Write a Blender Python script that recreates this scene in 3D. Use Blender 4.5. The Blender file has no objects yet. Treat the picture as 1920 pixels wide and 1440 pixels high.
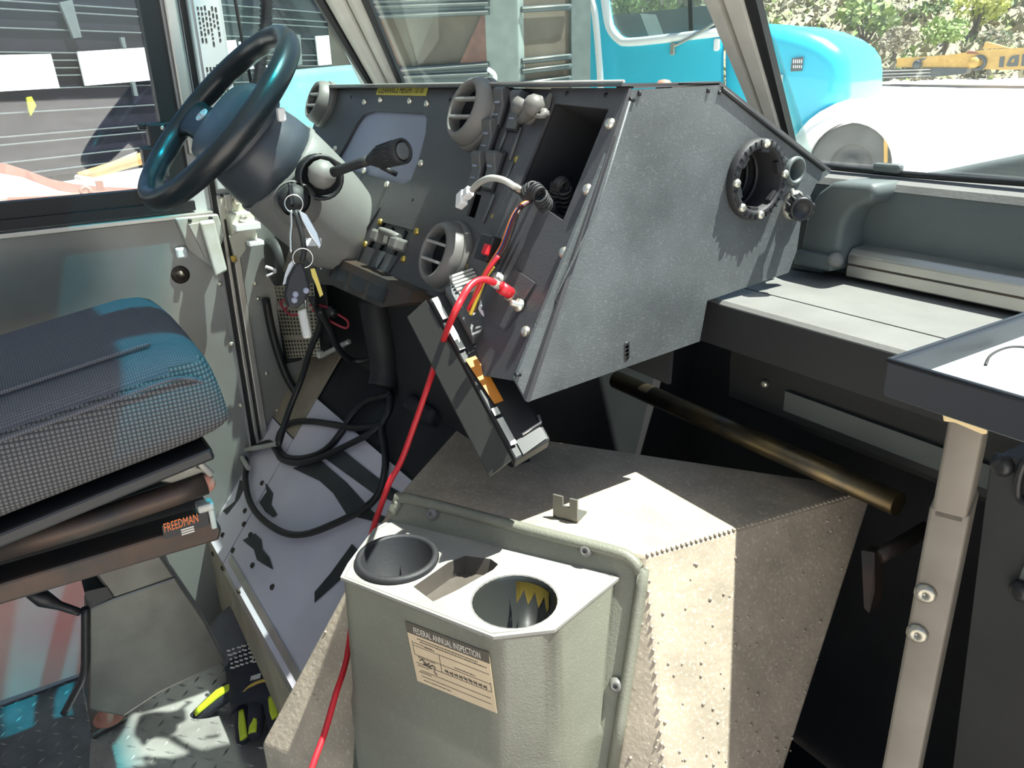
import bpy, bmesh, math, random
from math import sin, cos, pi, sqrt, radians
from mathutils import Vector, Matrix
from mathutils.geometry import tessellate_polygon
random.seed(7)
S = bpy.context.scene
COL = S.collection
V = Vector

# ------------------------------------------------------------------ camera
CAM = V((0, 0, 1.2))
FPX = 1502.69


def _axes():
    a = V((-74 - 960, 170 - 720)); b = V((1080 - 960, 4600 - 720))
    F = sqrt(-(a.x * b.x + a.y * b.y))
    d = V((b.x, b.y, F)).normalized()
    mx = V((a.x, a.y, F)); mx -= d * mx.dot(d); mx.normalize()
    Z = -d; X = -mx; Y = Z.cross(X)
    return F, X, Y, Z


FPX, AX, AY, AZ = _axes()                        # world axes seen from the camera (right, down, forward)
cam_d = bpy.data.cameras.new('camera'); cam = bpy.data.objects.new('camera', cam_d); COL.objects.link(cam)
cam_d.sensor_width = 36; cam_d.lens = FPX / 1920 * 36; cam_d.clip_start = .02; cam_d.clip_end = 400
right = V((AX.x, AY.x, AZ.x)); down = V((AX.y, AY.y, AZ.y)); fwd = V((AX.z, AY.z, AZ.z))
M = Matrix((right, -down, -fwd)).transposed().to_4x4(); M.translation = CAM
cam.matrix_world = M
S.camera = cam
# ------------------------------------------------------------------ light
SUN = V((.24, .335, 1)).normalized()
w = bpy.data.worlds.new('sky'); S.world = w; w.use_nodes = True
nt = w.node_tree; nt.nodes.clear()
sky = nt.nodes.new('ShaderNodeTexSky'); sky.sky_type = 'NISHITA'; sky.sun_disc = False
sky.sun_elevation = math.asin(SUN.z); sky.sun_rotation = math.atan2(SUN.x, SUN.y); sky.altitude = 100
sky.air_density = 1.0; sky.dust_density = 2.0
bg = nt.nodes.new('ShaderNodeBackground'); bg.inputs[1].default_value = .22
wo = nt.nodes.new('ShaderNodeOutputWorld')
nt.links.new(sky.outputs[0], bg.inputs[0]); nt.links.new(bg.outputs[0], wo.inputs[0])
sd = bpy.data.lights.new('sun', 'SUN'); sd.energy = 19.0; sd.angle = radians(.55); sd.color = (1, .96, .9)
so = bpy.data.objects.new('sun', sd); COL.objects.link(so)
so.rotation_euler = SUN.to_track_quat('Z', 'Y').to_euler(); so.location = SUN * 30
S.view_settings.view_transform = 'Standard'; S.view_settings.look = 'None'
S.view_settings.exposure = 0.0; S.view_settings.gamma = 1; S.view_settings.use_curve_mapping = False


# ------------------------------------------------------------------ survey helpers: a sight line met with a known plane
def ray(px, py):
    v = V((px - 960, py - 720, FPX))
    return V((AX.dot(v), AY.dot(v), AZ.dot(v)))


def PN(px, py, n, p):
    n = V(n); r = ray(px, py)
    return CAM + r * (n.dot(V(p) - CAM) / n.dot(r))


def PX(px, py, x): return PN(px, py, (1, 0, 0), (x, 0, 0))
def PY(px, py, y): return PN(px, py, (0, 1, 0), (0, y, 0))
def PZ(px, py, z): return PN(px, py, (0, 0, 1), (0, 0, z))
def PD(px, py, d): return CAM + ray(px, py).normalized() * d


# ------------------------------------------------------------------ materials
MATS = {}


def mat(name, c, rough=.5, metal=0, var=.0, vscale=8, c2=None, bump=0, bscale=60, speck=0, spec=.5, emit=None, stretch=None, coat=0):
    m = bpy.data.materials.new(name); m.use_nodes = True; MATS[name] = m
    t = m.node_tree; b = t.nodes['Principled BSDF']
    b.inputs['Base Color'].default_value = (*c, 1); b.inputs['Roughness'].default_value = rough
    b.inputs['Metallic'].default_value = metal; b.inputs['Specular IOR Level'].default_value = spec
    b.inputs['Coat Weight'].default_value = coat
    tc = t.nodes.new('ShaderNodeTexCoord'); src = tc.outputs['Object']
    if stretch:
        mp = t.nodes.new('ShaderNodeMapping'); mp.inputs['Scale'].default_value = stretch
        t.links.new(src, mp.inputs[0]); src = mp.outputs[0]
    if var or c2:
        n = t.nodes.new('ShaderNodeTexNoise'); n.inputs['Scale'].default_value = vscale; n.inputs['Detail'].default_value = 6
        t.links.new(src, n.inputs['Vector'])
        rp = t.nodes.new('ShaderNodeValToRGB'); rp.color_ramp.elements[0].position = .35; rp.color_ramp.elements[1].position = .68
        a = c; q = c2 or tuple(min(1, v * (1 + var)) for v in c)
        if not c2: a = tuple(v * (1 - var) for v in c)
        rp.color_ramp.elements[0].color = (*a, 1); rp.color_ramp.elements[1].color = (*q, 1)
        t.links.new(n.outputs[0], rp.inputs[0]); out = rp.outputs[0]
        if speck:
            n2 = t.nodes.new('ShaderNodeTexNoise'); n2.inputs['Scale'].default_value = 220; n2.inputs['Detail'].default_value = 2
            t.links.new(src, n2.inputs['Vector'])
            r2 = t.nodes.new('ShaderNodeValToRGB'); r2.color_ramp.elements[0].position = .56; r2.color_ramp.elements[1].position = .7
            r2.color_ramp.elements[0].color = (0, 0, 0, 1); r2.color_ramp.elements[1].color = (speck, speck, speck, 1)
            t.links.new(n2.outputs[0], r2.inputs[0])
            mx = t.nodes.new('ShaderNodeMix'); mx.data_type = 'RGBA'; mx.blend_type = 'ADD'; mx.inputs[0].default_value = 1
            t.links.new(out, mx.inputs[6]); t.links.new(r2.outputs[0], mx.inputs[7]); out = mx.outputs[2]
        t.links.new(out, b.inputs['Base Color'])
    if bump:
        n3 = t.nodes.new('ShaderNodeTexNoise'); n3.inputs['Scale'].default_value = bscale; n3.inputs['Detail'].default_value = 4
        t.links.new(src, n3.inputs['Vector'])
        bp = t.nodes.new('ShaderNodeBump'); bp.inputs['Strength'].default_value = bump; bp.inputs['Distance'].default_value = .0025
        t.links.new(n3.outputs[0], bp.inputs['Height']); t.links.new(bp.outputs[0], b.inputs['Normal'])
    if emit:
        b.inputs['Emission Color'].default_value = (*emit[:3], 1); b.inputs['Emission Strength'].default_value = emit[3]
    return m


def glass(name, tint, gloss=.06, haze=0, hazec=(.6, .7, .7), band=None):
    m = bpy.data.materials.new(name); m.use_nodes = True; t = m.node_tree; t.nodes.clear()
    tr = t.nodes.new('ShaderNodeBsdfTransparent'); tr.inputs[0].default_value = (*tint, 1)
    gl = t.nodes.new('ShaderNodeBsdfGlossy'); gl.inputs['Roughness'].default_value = .02
    df = t.nodes.new('ShaderNodeBsdfDiffuse'); df.inputs[0].default_value = (*hazec, 1)
    m1 = t.nodes.new('ShaderNodeMixShader'); m1.inputs[0].default_value = haze
    m2 = t.nodes.new('ShaderNodeMixShader'); m2.inputs[0].default_value = gloss
    o = t.nodes.new('ShaderNodeOutputMaterial')
    t.links.new(tr.outputs[0], m1.inputs[1]); t.links.new(df.outputs[0], m1.inputs[2])
    t.links.new(m1.outputs[0], m2.inputs[1]); t.links.new(gl.outputs[0], m2.inputs[2]); t.links.new(m2.outputs[0], o.inputs[0])
    if band:
        z0, z1, bc = band
        tc = t.nodes.new('ShaderNodeTexCoord'); sp = t.nodes.new('ShaderNodeSeparateXYZ'); t.links.new(tc.outputs['Object'], sp.inputs[0])
        mr = t.nodes.new('ShaderNodeMapRange'); mr.inputs[1].default_value = z0; mr.inputs[2].default_value = z1
        t.links.new(sp.outputs[2], mr.inputs[0])
        mx = t.nodes.new('ShaderNodeMix'); mx.data_type = 'RGBA'; mx.inputs[6].default_value = (*tint, 1); mx.inputs[7].default_value = (*bc, 1)
        t.links.new(mr.outputs[0], mx.inputs[0]); t.links.new(mx.outputs[2], tr.inputs[0])
    return m


dash_m = mat('dash_plastic', (.07, .07, .074), .42, var=.12, vscale=5, bump=.12, bscale=300)
side_m = mat('dash_side_grain', (.095, .105, .108), .5, var=.25, vscale=9, bump=.2, bscale=420, speck=.028)
blk = mat('black_plastic', (.012, .013, .015), .45)
blk2 = mat('soft_black_rubber', (.018, .019, .021), .6, bump=.1, bscale=200)
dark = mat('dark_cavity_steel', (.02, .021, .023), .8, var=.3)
col_m = mat('column_plastic', (.20, .20, .19), .5, bump=.08, bscale=350, var=.1)
whl_m = mat('wheel_vinyl', (.012, .017, .02), .32, bump=.05, bscale=250)
hub_m = mat('wheel_pad', (.045, .055, .068), .38, bump=.08, bscale=300)
vent_m = mat('vent_plastic', (.155, .15, .14), .5, var=.15)
gauge_m = mat('gauge_blank_plate', (.27, .29, .38), .35, var=.12, vscale=4)
chrome = mat('bright_metal', (.75, .75, .73), .25, 1)
zinc = mat('zinc_screw', (.75, .72, .62), .35, .9, var=.15)
brass = mat('brass_key', (.65, .48, .12), .35, 1)
alu = mat('brushed_aluminium', (.55, .54, .50), .38, .85, var=.12, vscale=6, bump=.05, stretch=(1, 1, 1))
panel_m = mat('door_aluminium', (.33, .35, .34), .42, .55, var=.35, vscale=3.2, c2=(.24, .235, .21), bump=.06, bscale=40)
toe_m = mat('worn_toe_board', (.72, .69, .76), .5, 0, c2=(.60, .57, .64), vscale=5, bump=.05)
toe_dirt = mat('worn_to_bare_paint', (.035, .038, .04), .6, var=.3, vscale=20)
ochre_m = mat('dirty_kick_face', (.42, .36, .27), .6, .1, c2=(.28, .24, .18), vscale=10, bump=.08)
pillar_m = mat('grey_painted_pillar', (.50, .53, .54), .45, var=.06)
beige_m = mat('beige_pillar_paint', (.60, .57, .50), .45, var=.08, vscale=20)
post_m = mat('tan_post_metal', (.205, .185, .15), .5, .05, c2=(.15, .13, .105), vscale=14, bump=.05)
cover_m = mat('engine_cover_paint', (.42, .355, .275), .6, c2=(.31, .265, .205), vscale=16, bump=.35, bscale=120, speck=.12)
cons_m = mat('console_plastic', (.17, .172, .135), .5, var=.15, vscale=6, bump=.25, bscale=380, speck=.02)
liner_m = mat('cup_liner', (.03, .032, .03), .25, coat=.3)
shelf_m = mat('shelf_paint', (.17, .17, .16), .55, var=.1, vscale=12, bump=.15, bscale=250)
cowl_m = mat('cowl_grey_plastic', (.105, .125, .122), .5, var=.12, bump=.12, bscale=300)
floor_m = mat('tread_plate_floor', (.40, .38, .36), .42, .45, c2=(.24, .22, .21), vscale=9, bump=.1)
grime_m = mat('grimy_floor_paint', (.10, .105, .11), .7, c2=(.16, .16, .17), vscale=18, bump=.3, bscale=50)
wall_dk = mat('dim_wall_paint', (.022, .024, .024), .6, var=.3, vscale=6)
seat_m = mat('seat_fabric', (.105, .108, .125), .9, var=.12, vscale=30, bump=.5, bscale=700, spec=.2)

def weave(m, sc, c_a, c_b, strength, dirs='YZ'):
    t = m.node_tree; b = t.nodes['Principled BSDF']; tc = t.nodes.new('ShaderNodeTexCoord'); outs = []
    for d in dirs:
        wv = t.nodes.new('ShaderNodeTexWave'); wv.wave_type = 'BANDS'; wv.bands_direction = d; wv.inputs['Scale'].default_value = sc
        t.links.new(tc.outputs['Object'], wv.inputs['Vector']); outs.append(wv.outputs['Fac'])
    mu = t.nodes.new('ShaderNodeMath'); mu.operation = 'MULTIPLY'; t.links.new(outs[0], mu.inputs[0]); t.links.new(outs[1], mu.inputs[1])
    r = t.nodes.new('ShaderNodeValToRGB'); r.color_ramp.elements[0].position = .03; r.color_ramp.elements[1].position = .35
    r.color_ramp.elements[0].color = (*c_a, 1); r.color_ramp.elements[1].color = (*c_b, 1)
    t.links.new(mu.outputs[0], r.inputs[0]); t.links.new(r.outputs[0], b.inputs['Base Color'])
    bp = t.nodes.new('ShaderNodeBump'); bp.inputs['Strength'].default_value = strength; bp.inputs['Distance'].default_value = .0015
    t.links.new(mu.outputs[0], bp.inputs['Height']); t.links.new(bp.outputs[0], b.inputs['Normal'])


mesh_m = mat('seat_side_mesh', (.1, .1, .11), .9, spec=.2); weave(mesh_m, 62, (.055, .055, .058), (.165, .165, .165), .7)
weave(seat_m, 110, (.075, .078, .092), (.135, .138, .155), .5, 'XY')
steel_dk = mat('dark_seat_steel', (.045, .043, .04), .5, .5, c2=(.09, .06, .045), vscale=14)
ped_m = mat('worn_pedestal_steel', (.16, .165, .145), .38, .6, c2=(.08, .075, .07), vscale=9, bump=.06)
gask = mat('gasket_rubber', (.01, .012, .013), .5)
wire_b = mat('black_cable', (.012, .013, .014), .45)
red_m = mat('red_cable', (.62, .02, .03), .4)
red_d = mat('dark_red_wire', (.25, .015, .03), .5)
org_m = mat('orange_wire', (.75, .20, .02), .45)
blue_w = mat('blue_wire', (.03, .08, .35), .45)
wht = mat('white_plastic', (.85, .86, .86), .4)
yel_m = mat('yellow_wire', (.75, .55, .05), .45)
lab_y = mat('yellow_label', (.62, .54, .10), .5)
lab_k = mat('label_ink', (.03, .03, .025), .6)
lab_t = mat('tan_sticker', (.60, .48, .32), .55, var=.06, vscale=20)
lab_h = mat('sticker_header', (.10, .085, .065), .55)
lab_w = mat('pale_ink', (.72, .68, .60), .55)
lab_o = mat('orange_ink', (.85, .20, .04), .5)
paper = mat('placard_paper', (.60, .63, .64), .5)
neon = mat('neon_yellow_rubber', (.55, .65, .03), .5)
glv_m = mat('glove_fabric', (.022, .024, .035), .85, bump=.4, bscale=500)
glv_c = mat('glove_cuff_knit', (.10, .10, .11), .9, bump=.5, bscale=350, var=.3)
tan_tr = mat('glove_trim', (.55, .36, .08), .7)
grn_m = mat('teal_connector', (.02, .35, .35), .4)
tape_m = mat('amber_tape', (.55, .20, .02), .4)
perf_m = mat('perforated_steel', (.45, .41, .32), .45, .7)
box_m = mat('cream_relay_box', (.55, .53, .45), .5)
brk_m = mat('bracket_steel', (.16, .16, .14), .45, .4)
edge_m = mat('pale_vane_sunlit_edge', (.35, .34, .32), .5)  # sunlight painted on the dash top edge; own colour of the vent vanes
latch_m = mat('latch_grey_paint', (.50, .51, .48), .4, .2, c2=(.42, .41, .36), vscale=25)
tape_w = mat('masking_tape', (.66, .52, .28), .6)
tray_m = mat('black_tray', (.02, .024, .03), .4)
tray_f = mat('tray_dusty_floor', (.45, .48, .5), .5, var=.1, vscale=30)
# outside
blue_m = mat('cyan_truck_paint', (.03, .55, .78), .3, coat=.4)
teal_m = mat('teal_paint', (.13, .30, .30), .5, c2=(.19, .37, .36), vscale=6)
brown_m = mat('brown_weathered', (.10, .075, .055), .7, c2=(.16, .13, .10), vscale=2.5)
rail_m = mat('dark_rail', (.10, .12, .13), .5, .2)
rib_m = mat('dark_ribbed_side', (.007, .006, .013), .6, spec=.25, var=.4, vscale=3)
rust_m = mat('rusty_pink_steel', (.52, .22, .15), .6, c2=(.38, .17, .12), vscale=2, bump=.1)
log_m = mat('orange_beam_paint', (.70, .33, .12), .6, var=.2)
boom_m = mat('yellow_boom_paint', (.66, .42, .12), .5, var=.1)
white_m = mat('white_panel', (.85, .86, .88), .5)
tire_m = mat('tyre_rubber', (.12, .125, .13), .8)
gnd_m = mat('bright_gravel', (.62, .58, .52), .9, c2=(.50, .47, .42), vscale=1.2, bump=.3, bscale=6)
hill_m = mat('dry_hillside', (.30, .27, .19), .95, c2=(.20, .21, .12), vscale=.7, bump=.5, bscale=3)
leaf_a = mat('light_leaves', (.22, .34, .10), .7, c2=(.30, .38, .14), vscale=3)
leaf_b = mat('yellow_leaves', (.42, .48, .08), .7, c2=(.50, .50, .16), vscale=3)
leaf_c = mat('dusty_twigs', (.25, .23, .17), .8, c2=(.33, .31, .22), vscale=3)
leaf_d = mat('dark_leaves', (.12, .18, .09), .7, c2=(.17, .22, .1), vscale=3)
bark_m = mat('bark', (.12, .10, .09), .9)
g_clear = glass('clear_window_glass', (.82, .88, .90), .07, .015, (.55, .6, .75))
g_quart = glass('quarter_window_glass', (.80, .90, .90), .06, .04, (.5, .75, .75))
g_wind = glass('windscreen_glass', (.80, .88, .86), .05, .03, (.55, .68, .66), band=(1.80, 1.86, (.02, .42, .50)))
g_clean = glass('windscreen_glass_clean', (.92, .96, .95), .04, .05, (.8, .82, .8), band=(1.80, 1.86, (.02, .42, .50)))


# ------------------------------------------------------------------ mesh helpers
class B:
    def __init__(s): s.bm = bmesh.new()

    def poly(s, pts):
        vs = [s.bm.verts.new(V(p)) for p in pts]
        return s.bm.faces.new(vs)

    def prism(s, pts, ext):
        """closed prism: polygon pts swept by vector ext"""
        ext = V(ext); a = [s.bm.verts.new(V(p)) for p in pts]; b = [s.bm.verts.new(V(p) + ext) for p in pts]
        n = len(pts); s.bm.faces.new(a[::-1]); s.bm.faces.new(b)
        for i in range(n): s.bm.faces.new((a[i], a[(i + 1) % n], b[(i + 1) % n], b[i]))
        return s

    def box(s, c, size, ax=None, bev=0):
        """ax = 3 unit axes"""
        c = V(c); ax = ax or (V((1, 0, 0)), V((0, 1, 0)), V((0, 0, 1)))
        h = [V(ax[i]) * size[i] / 2 for i in range(3)]
        b2 = bmesh.new()
        vs = [b2.verts.new(c + h[0] * i + h[1] * j + h[2] * k) for i in (-1, 1) for j in (-1, 1) for k in (-1, 1)]
        for f in ((0, 1, 3, 2), (4, 6, 7, 5), (0, 4, 5, 1), (2, 3, 7, 6), (0, 2, 6, 4), (1, 5, 7, 3)):
            b2.faces.new([vs[i] for i in f])
        if bev: bmesh.ops.bevel(b2, geom=b2.edges[:], offset=bev, segments=2, affect='EDGES', profile=.5)
        s.join(b2); return s

    def span(s, lo, hi, bev=0):
        lo = V(lo); hi = V(hi)
        return s.box((lo + hi) / 2, [abs(hi[i] - lo[i]) for i in range(3)], None, bev)

    def join(s, b2):
        me = bpy.data.meshes.new('tmp'); b2.to_mesh(me); b2.free(); s.bm.from_mesh(me); bpy.data.meshes.remove(me)

    def tube(s, pts, r, seg=8, smooth=3, caps=True):
        P = [V(p) for p in pts]
        R = list(r) if isinstance(r, (list, tuple)) else [r] * len(P)
        if smooth > 1 and len(P) > 2:
            Q = []; RR = []
            for i in range(len(P) - 1):
                p0 = P[max(i - 1, 0)]; p1 = P[i]; p2 = P[i + 1]; p3 = P[min(i + 2, len(P) - 1)]
                for k in range(smooth):
                    t = k / smooth
                    Q.append(.5 * ((2 * p1) + (p2 - p0) * t + (2 * p0 - 5 * p1 + 4 * p2 - p3) * t * t + (3 * p1 - p0 - 3 * p2 + p3) * t ** 3))
                    RR.append(R[i] * (1 - t) + R[i + 1] * t)
            Q.append(P[-1]); RR.append(R[-1]); P, R = Q, RR
        rings = []; up = None
        for i, p in enumerate(P):
            d = (P[min(i + 1, len(P) - 1)] - P[max(i - 1, 0)])
            d = d.normalized() if d.length > 1e-9 else V((0, 0, 1))
            if up is None:
                up = V((0, 0, 1)) if abs(d.z) < .9 else V((1, 0, 0))
            up = (up - d * up.dot(d)).normalized(); sd_ = d.cross(up)
            rings.append([s.bm.verts.new(p + (up * cos(2 * pi * k / seg) + sd_ * sin(2 * pi * k / seg)) * R[i]) for k in range(seg)])
        for a, b in zip(rings, rings[1:]):
            for k in range(seg):
                f = s.bm.faces.new((a[k], a[(k + 1) % seg], b[(k + 1) % seg], b[k])); f.smooth = True
        if caps: s.bm.faces.new(rings[0][::-1]); s.bm.faces.new(rings[-1])
        return s

    def lathe(s, c, axis, prof, seg=24, xdir=None):
        """prof: list of (radius, height along axis)"""
        c = V(c); axis = V(axis).normalized()
        u = V(xdir) if xdir else (V((0, 0, 1)) if abs(axis.z) < .9 else V((1, 0, 0)))
        u = (u - axis * u.dot(axis)).normalized(); v = axis.cross(u)
        rings = []
        for r, h in prof:
            if r < 1e-6: rings.append([s.bm.verts.new(c + axis * h)])
            else: rings.append([s.bm.verts.new(c + axis * h + (u * cos(2 * pi * k / seg) + v * sin(2 * pi * k / seg)) * r) for k in range(seg)])
        for a, b in zip(rings, rings[1:]):
            for k in range(seg):
                k2 = (k + 1) % seg
                if len(a) == 1 and len(b) == 1: continue
                if len(a) == 1: f = s.bm.faces.new((a[0], b[k2], b[k]))
                elif len(b) == 1: f = s.bm.faces.new((a[k], a[k2], b[0]))
                else: f = s.bm.faces.new((a[k], a[k2], b[k2], b[k]))
                f.smooth = True
        return s

    def ring(s, c, axis, R, r, seg=32, rs=8, a0=0, a1=2 * pi, u=None):
        c = V(c); axis = V(axis).normalized()
        u = V(u) if u else (V((0, 0, 1)) if abs(axis.z) < .9 else V((1, 0, 0)))
        u = (u - axis * u.dot(axis)).normalized(); v = axis.cross(u)
        full = abs(a1 - a0 - 2 * pi) < 1e-6; n = seg if full else seg + 1; rings = []
        for i in range(n):
            a = a0 + (a1 - a0) * i / seg; d = u * cos(a) + v * sin(a)
            rings.append([s.bm.verts.new(c + d * (R + r * cos(2 * pi * k / rs)) + axis * r * sin(2 * pi * k / rs)) for k in range(rs)])
        for i in range(seg):
            a = rings[i]; b = rings[(i + 1) % n]
            for k in range(rs):
                f = s.bm.faces.new((a[k], a[(k + 1) % rs], b[(k + 1) % rs], b[k])); f.smooth = True
        return s

    def sphere(s, c, r, sq=(1, 1, 1), ax=None, sub=2):
        b2 = bmesh.new(); bmesh.ops.create_icosphere(b2, subdivisions=sub, radius=1)
        ax = ax or (V((1, 0, 0)), V((0, 1, 0)), V((0, 0, 1)))
        for v in b2.verts:
            q = v.co.copy(); v.co = V(c) + ax[0] * q.x * r * sq[0] + ax[1] * q.y * r * sq[1] + ax[2] * q.z * r * sq[2]
        for f in b2.faces: f.smooth = True
        s.join(b2); return s

    def bevel(s, off, seg=2):
        bmesh.ops.remove_doubles(s.bm, verts=s.bm.verts[:], dist=1e-6)
        es = [e for e in s.bm.edges if len(e.link_faces) == 2 and e.calc_face_angle(0) > .3]
        bmesh.ops.bevel(s.bm, geom=es, offset=off, segments=seg, affect='EDGES', profile=.5, clamp_overlap=True)
        return s

    def holes(s, outer, holes, ext):
        """flat plate with holes, swept by ext"""
        s2 = bmesh.new(); ext = V(ext); lps = [[V(q) for q in outer]] + [[V(q) for q in h] for h in holes]
        vs = [s2.verts.new(q) for l in lps for q in l]
        for t in tessellate_polygon(lps):
            try: s2.faces.new([vs[k] for k in t])
            except ValueError: pass
        bmesh.ops.recalc_face_normals(s2, faces=s2.faces[:])
        r = bmesh.ops.extrude_face_region(s2, geom=s2.faces[:])
        vs = [g for g in r['geom'] if isinstance(g, bmesh.types.BMVert)]
        bmesh.ops.translate(s2, verts=vs, vec=ext)
        s.join(s2); return s


def obj(name, b, m, parent=None, label=None, kind=None, smooth=None):
    bm = b.bm if isinstance(b, B) else b
    bmesh.ops.recalc_face_normals(bm, faces=bm.faces[:])
    me = bpy.data.meshes.new(name); bm.to_mesh(me); bm.free()
    for mm in (m if isinstance(m, (list, tuple)) else [m]): me.materials.append(mm)
    if smooth:
        for p in me.polygons: p.use_smooth = True
        me.set_sharp_from_angle(angle=radians(smooth))
    o = bpy.data.objects.new(name, me); COL.objects.link(o)
    if parent: attach(o, parent)
    if label: o['label'] = label
    if kind: o['kind'] = kind
    return o


def world_of(o):
    m = o.matrix_basis.copy()
    if o.parent: m = world_of(o.parent) @ o.matrix_parent_inverse @ m
    return m


def attach(o, parent):
    o.parent = parent; o.matrix_parent_inverse = world_of(parent).inverted()


def thing(name, label, cat, loc=(0, 0, 0), group=None):
    o = bpy.data.objects.new(name, None); COL.objects.link(o); o.location = V(loc); o.empty_display_size = .05
    o['label'] = label; o['category'] = cat
    if group: o['group'] = group
    return o


def tag(o, label, cat, group=None):
    o['label'] = label; o['category'] = cat
    if group: o['group'] = group
    return o


def struct(name, b, m, parent=None, label=None, cat=None, smooth=None):
    o = obj(name, b, m, parent, smooth=smooth)
    if not parent: o['kind'] = 'structure'; o['category'] = cat or name.split('_')[0]
    if label: o['label'] = label
    return o


def place_copy(src, vec, parent, name=None):
    """copy of a small part (shares its mesh), moved by vec"""
    c = src.copy(); COL.objects.link(c); attach(c, parent); c.location = src.location + V(vec); return c


def screws(name, pts, n, r, m, parent, label=None, prof=None):
    """one screw mesh built round the origin, copied to each point"""
    n = V(n).normalized(); first = None
    for p in pts:
        if first is None:
            b = B().lathe((0, 0, 0), n, prof or [(r, -r * .3), (r, r * .25), (r * .75, r * .6), (r * .35, r * .75), (0, r * .6)], 10)
            first = obj(name, b, m); o = first
        else:
            o = first.copy(); COL.objects.link(o)
        o.location = V(p); attach(o, parent)
        if label: o['label'] = label
    return first


def text(name, s, org, xd, yd, w, h, m, parent, off=.0006, label=None):
    """lettering as thin mesh; org = lower left corner, fitted to w x h"""
    cu = bpy.data.curves.new('t', 'FONT'); cu.body = s; cu.resolution_u = 2
    t = bpy.data.objects.new('t', cu); COL.objects.link(t)
    dg = bpy.context.evaluated_depsgraph_get(); me = bpy.data.meshes.new_from_object(t.evaluated_get(dg))
    bpy.data.objects.remove(t); bpy.data.curves.remove(cu)
    xs = [v.co.x for v in me.vertices]; ys = [v.co.y for v in me.vertices]
    x0, x1, y0, y1 = min(xs), max(xs), min(ys), max(ys)
    xd = V(xd).normalized(); yd = V(yd).normalized(); n = xd.cross(yd)
    for v in me.vertices:
        v.co = V(org) + xd * (v.co.x - x0) / max(x1 - x0, 1e-6) * w + yd * (v.co.y - y0) / max(y1 - y0, 1e-6) * h + n * off
    me.materials.clear(); me.materials.append(m); me.name = name
    o = bpy.data.objects.new(name, me); COL.objects.link(o)
    if parent: attach(o, parent)
    if label: o['label'] = label
    return o


def rrect(c, u, v, w, h, r, n=5):
    """rounded rectangle outline"""
    c = V(c); out = []
    for sx, sy, a in ((1, 1, 0), (-1, 1, pi / 2), (-1, -1, pi), (1, -1, 3 * pi / 2)):
        for k in range(n + 1):
            t = a + pi / 2 * k / n
            out.append(c + u * (sx * (w / 2 - r) + r * cos(t)) + v * (sy * (h / 2 - r) + r * sin(t)))
    return out


def circ(c, u, v, ru, rv=None, n=32):
    rv = rv or ru
    return [V(c) + u * ru * cos(2 * pi * k / n) + v * rv * sin(2 * pi * k / n) for k in range(n)]


X_, Y_, Z_ = V((1, 0, 0)), V((0, 1, 0)), V((0, 0, 1))
WX = -1.707                                        # inner face of the driver's side wall

# ================================================================== SETTING
# ---- floor with raised tread bars
fl = struct('floor', B().span((-1.76, -2.5, -.03), (.06, 1.05, 0)), floor_m, label='worn aluminium tread plate cab floor, sunlit by the seat')
b = B()
for i in range(58):
    for j in range(44):
        x = -1.70 + i * .030; y = -.42 + j * .030
        if y > .27: continue
        a = radians(45 if (i + j) % 2 else -45); d = V((cos(a), sin(a), 0)); e = V((-sin(a), cos(a), 0))
        if (i + j) % 2 == 0 or True:
            c = V((x, y, .0006)); p = [c - d * .011, c + e * .0028, c + d * .011, c - e * .0028]
            vs = [b.bm.verts.new(q) for q in p]; t = b.bm.verts.new(c + Z_ * .0026)
            for k in range(4): b.bm.faces.new((vs[k], vs[(k + 1) % 4], t))
tb = obj('tread_bars', b, floor_m, fl, kind='stuff')
obj('grimy_patch', B().prism([PZ(-60, 1350, .0004), PZ(150, 1268, .0004), PZ(170, 1380, .0004), PZ(165, 1470, .0004), PZ(-60, 1500, .0004)], (0, 0, .0006)), grime_m, fl, label='dark grimy painted strip of the floor by the door')

# ---- driver's sliding door in the left wall
door = struct('door_1', B().holes([(WX, -1.3, .0), (WX, .372, .0), (WX, .372, 2.05), (WX, -1.3, 2.05)],
                                  [[(WX, -1.0, 1.0), (WX, .322, 1.0), (WX, .322, 1.80), (WX, -1.0, 1.80)]], (-.03, 0, 0)), pillar_m,
              label="sliding driver's door with a big window and bare aluminium lower panel")
obj('lower_panel', B().span((WX, -1.28, .02), (WX + .014, .366, .952)), panel_m, door, label='scuffed bare aluminium lower skin')
obj('ledge', B().box((WX + .012, -.46, .957), (.026, 1.66, .01), None, .002), alu, door)
b = B().holes(rrect((WX + .006, -.34, 1.4), Y_, Z_, 1.36, .835, .03), [rrect((WX + .006, -.345, 1.4), Y_, Z_, 1.30, .775, .03)], (-.03, 0, 0))
obj('window_gasket', b, gask, door)
obj('glass_pane', B().span((WX - .016, -.99, 1.005), (WX - .012, .318, 1.795)), g_clear, door)
obj('window_rail', B().span((WX - .002, -.95, .966), (WX + .016, .34, .984)), gask, door)
obj('front_stile', B().box((WX + .006, .356, 1.5), (.02, .022, .86), None, .004), alu, door, label='bright front edge strip')
# window lock block
b = B().box(PX(296, 262, WX + .01), (.03, .035, .06), None, .004).box(PX(283, 300, WX + .01), (.03, .03, .05), None, .004).box(PX(290, 236, WX), (.015, .06, .012), None, .003)
lk = obj('window_catch', b, blk, door); screws('screw', [PX(304, 240, WX + .022)], X_, .005, zinc, lk)
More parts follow.
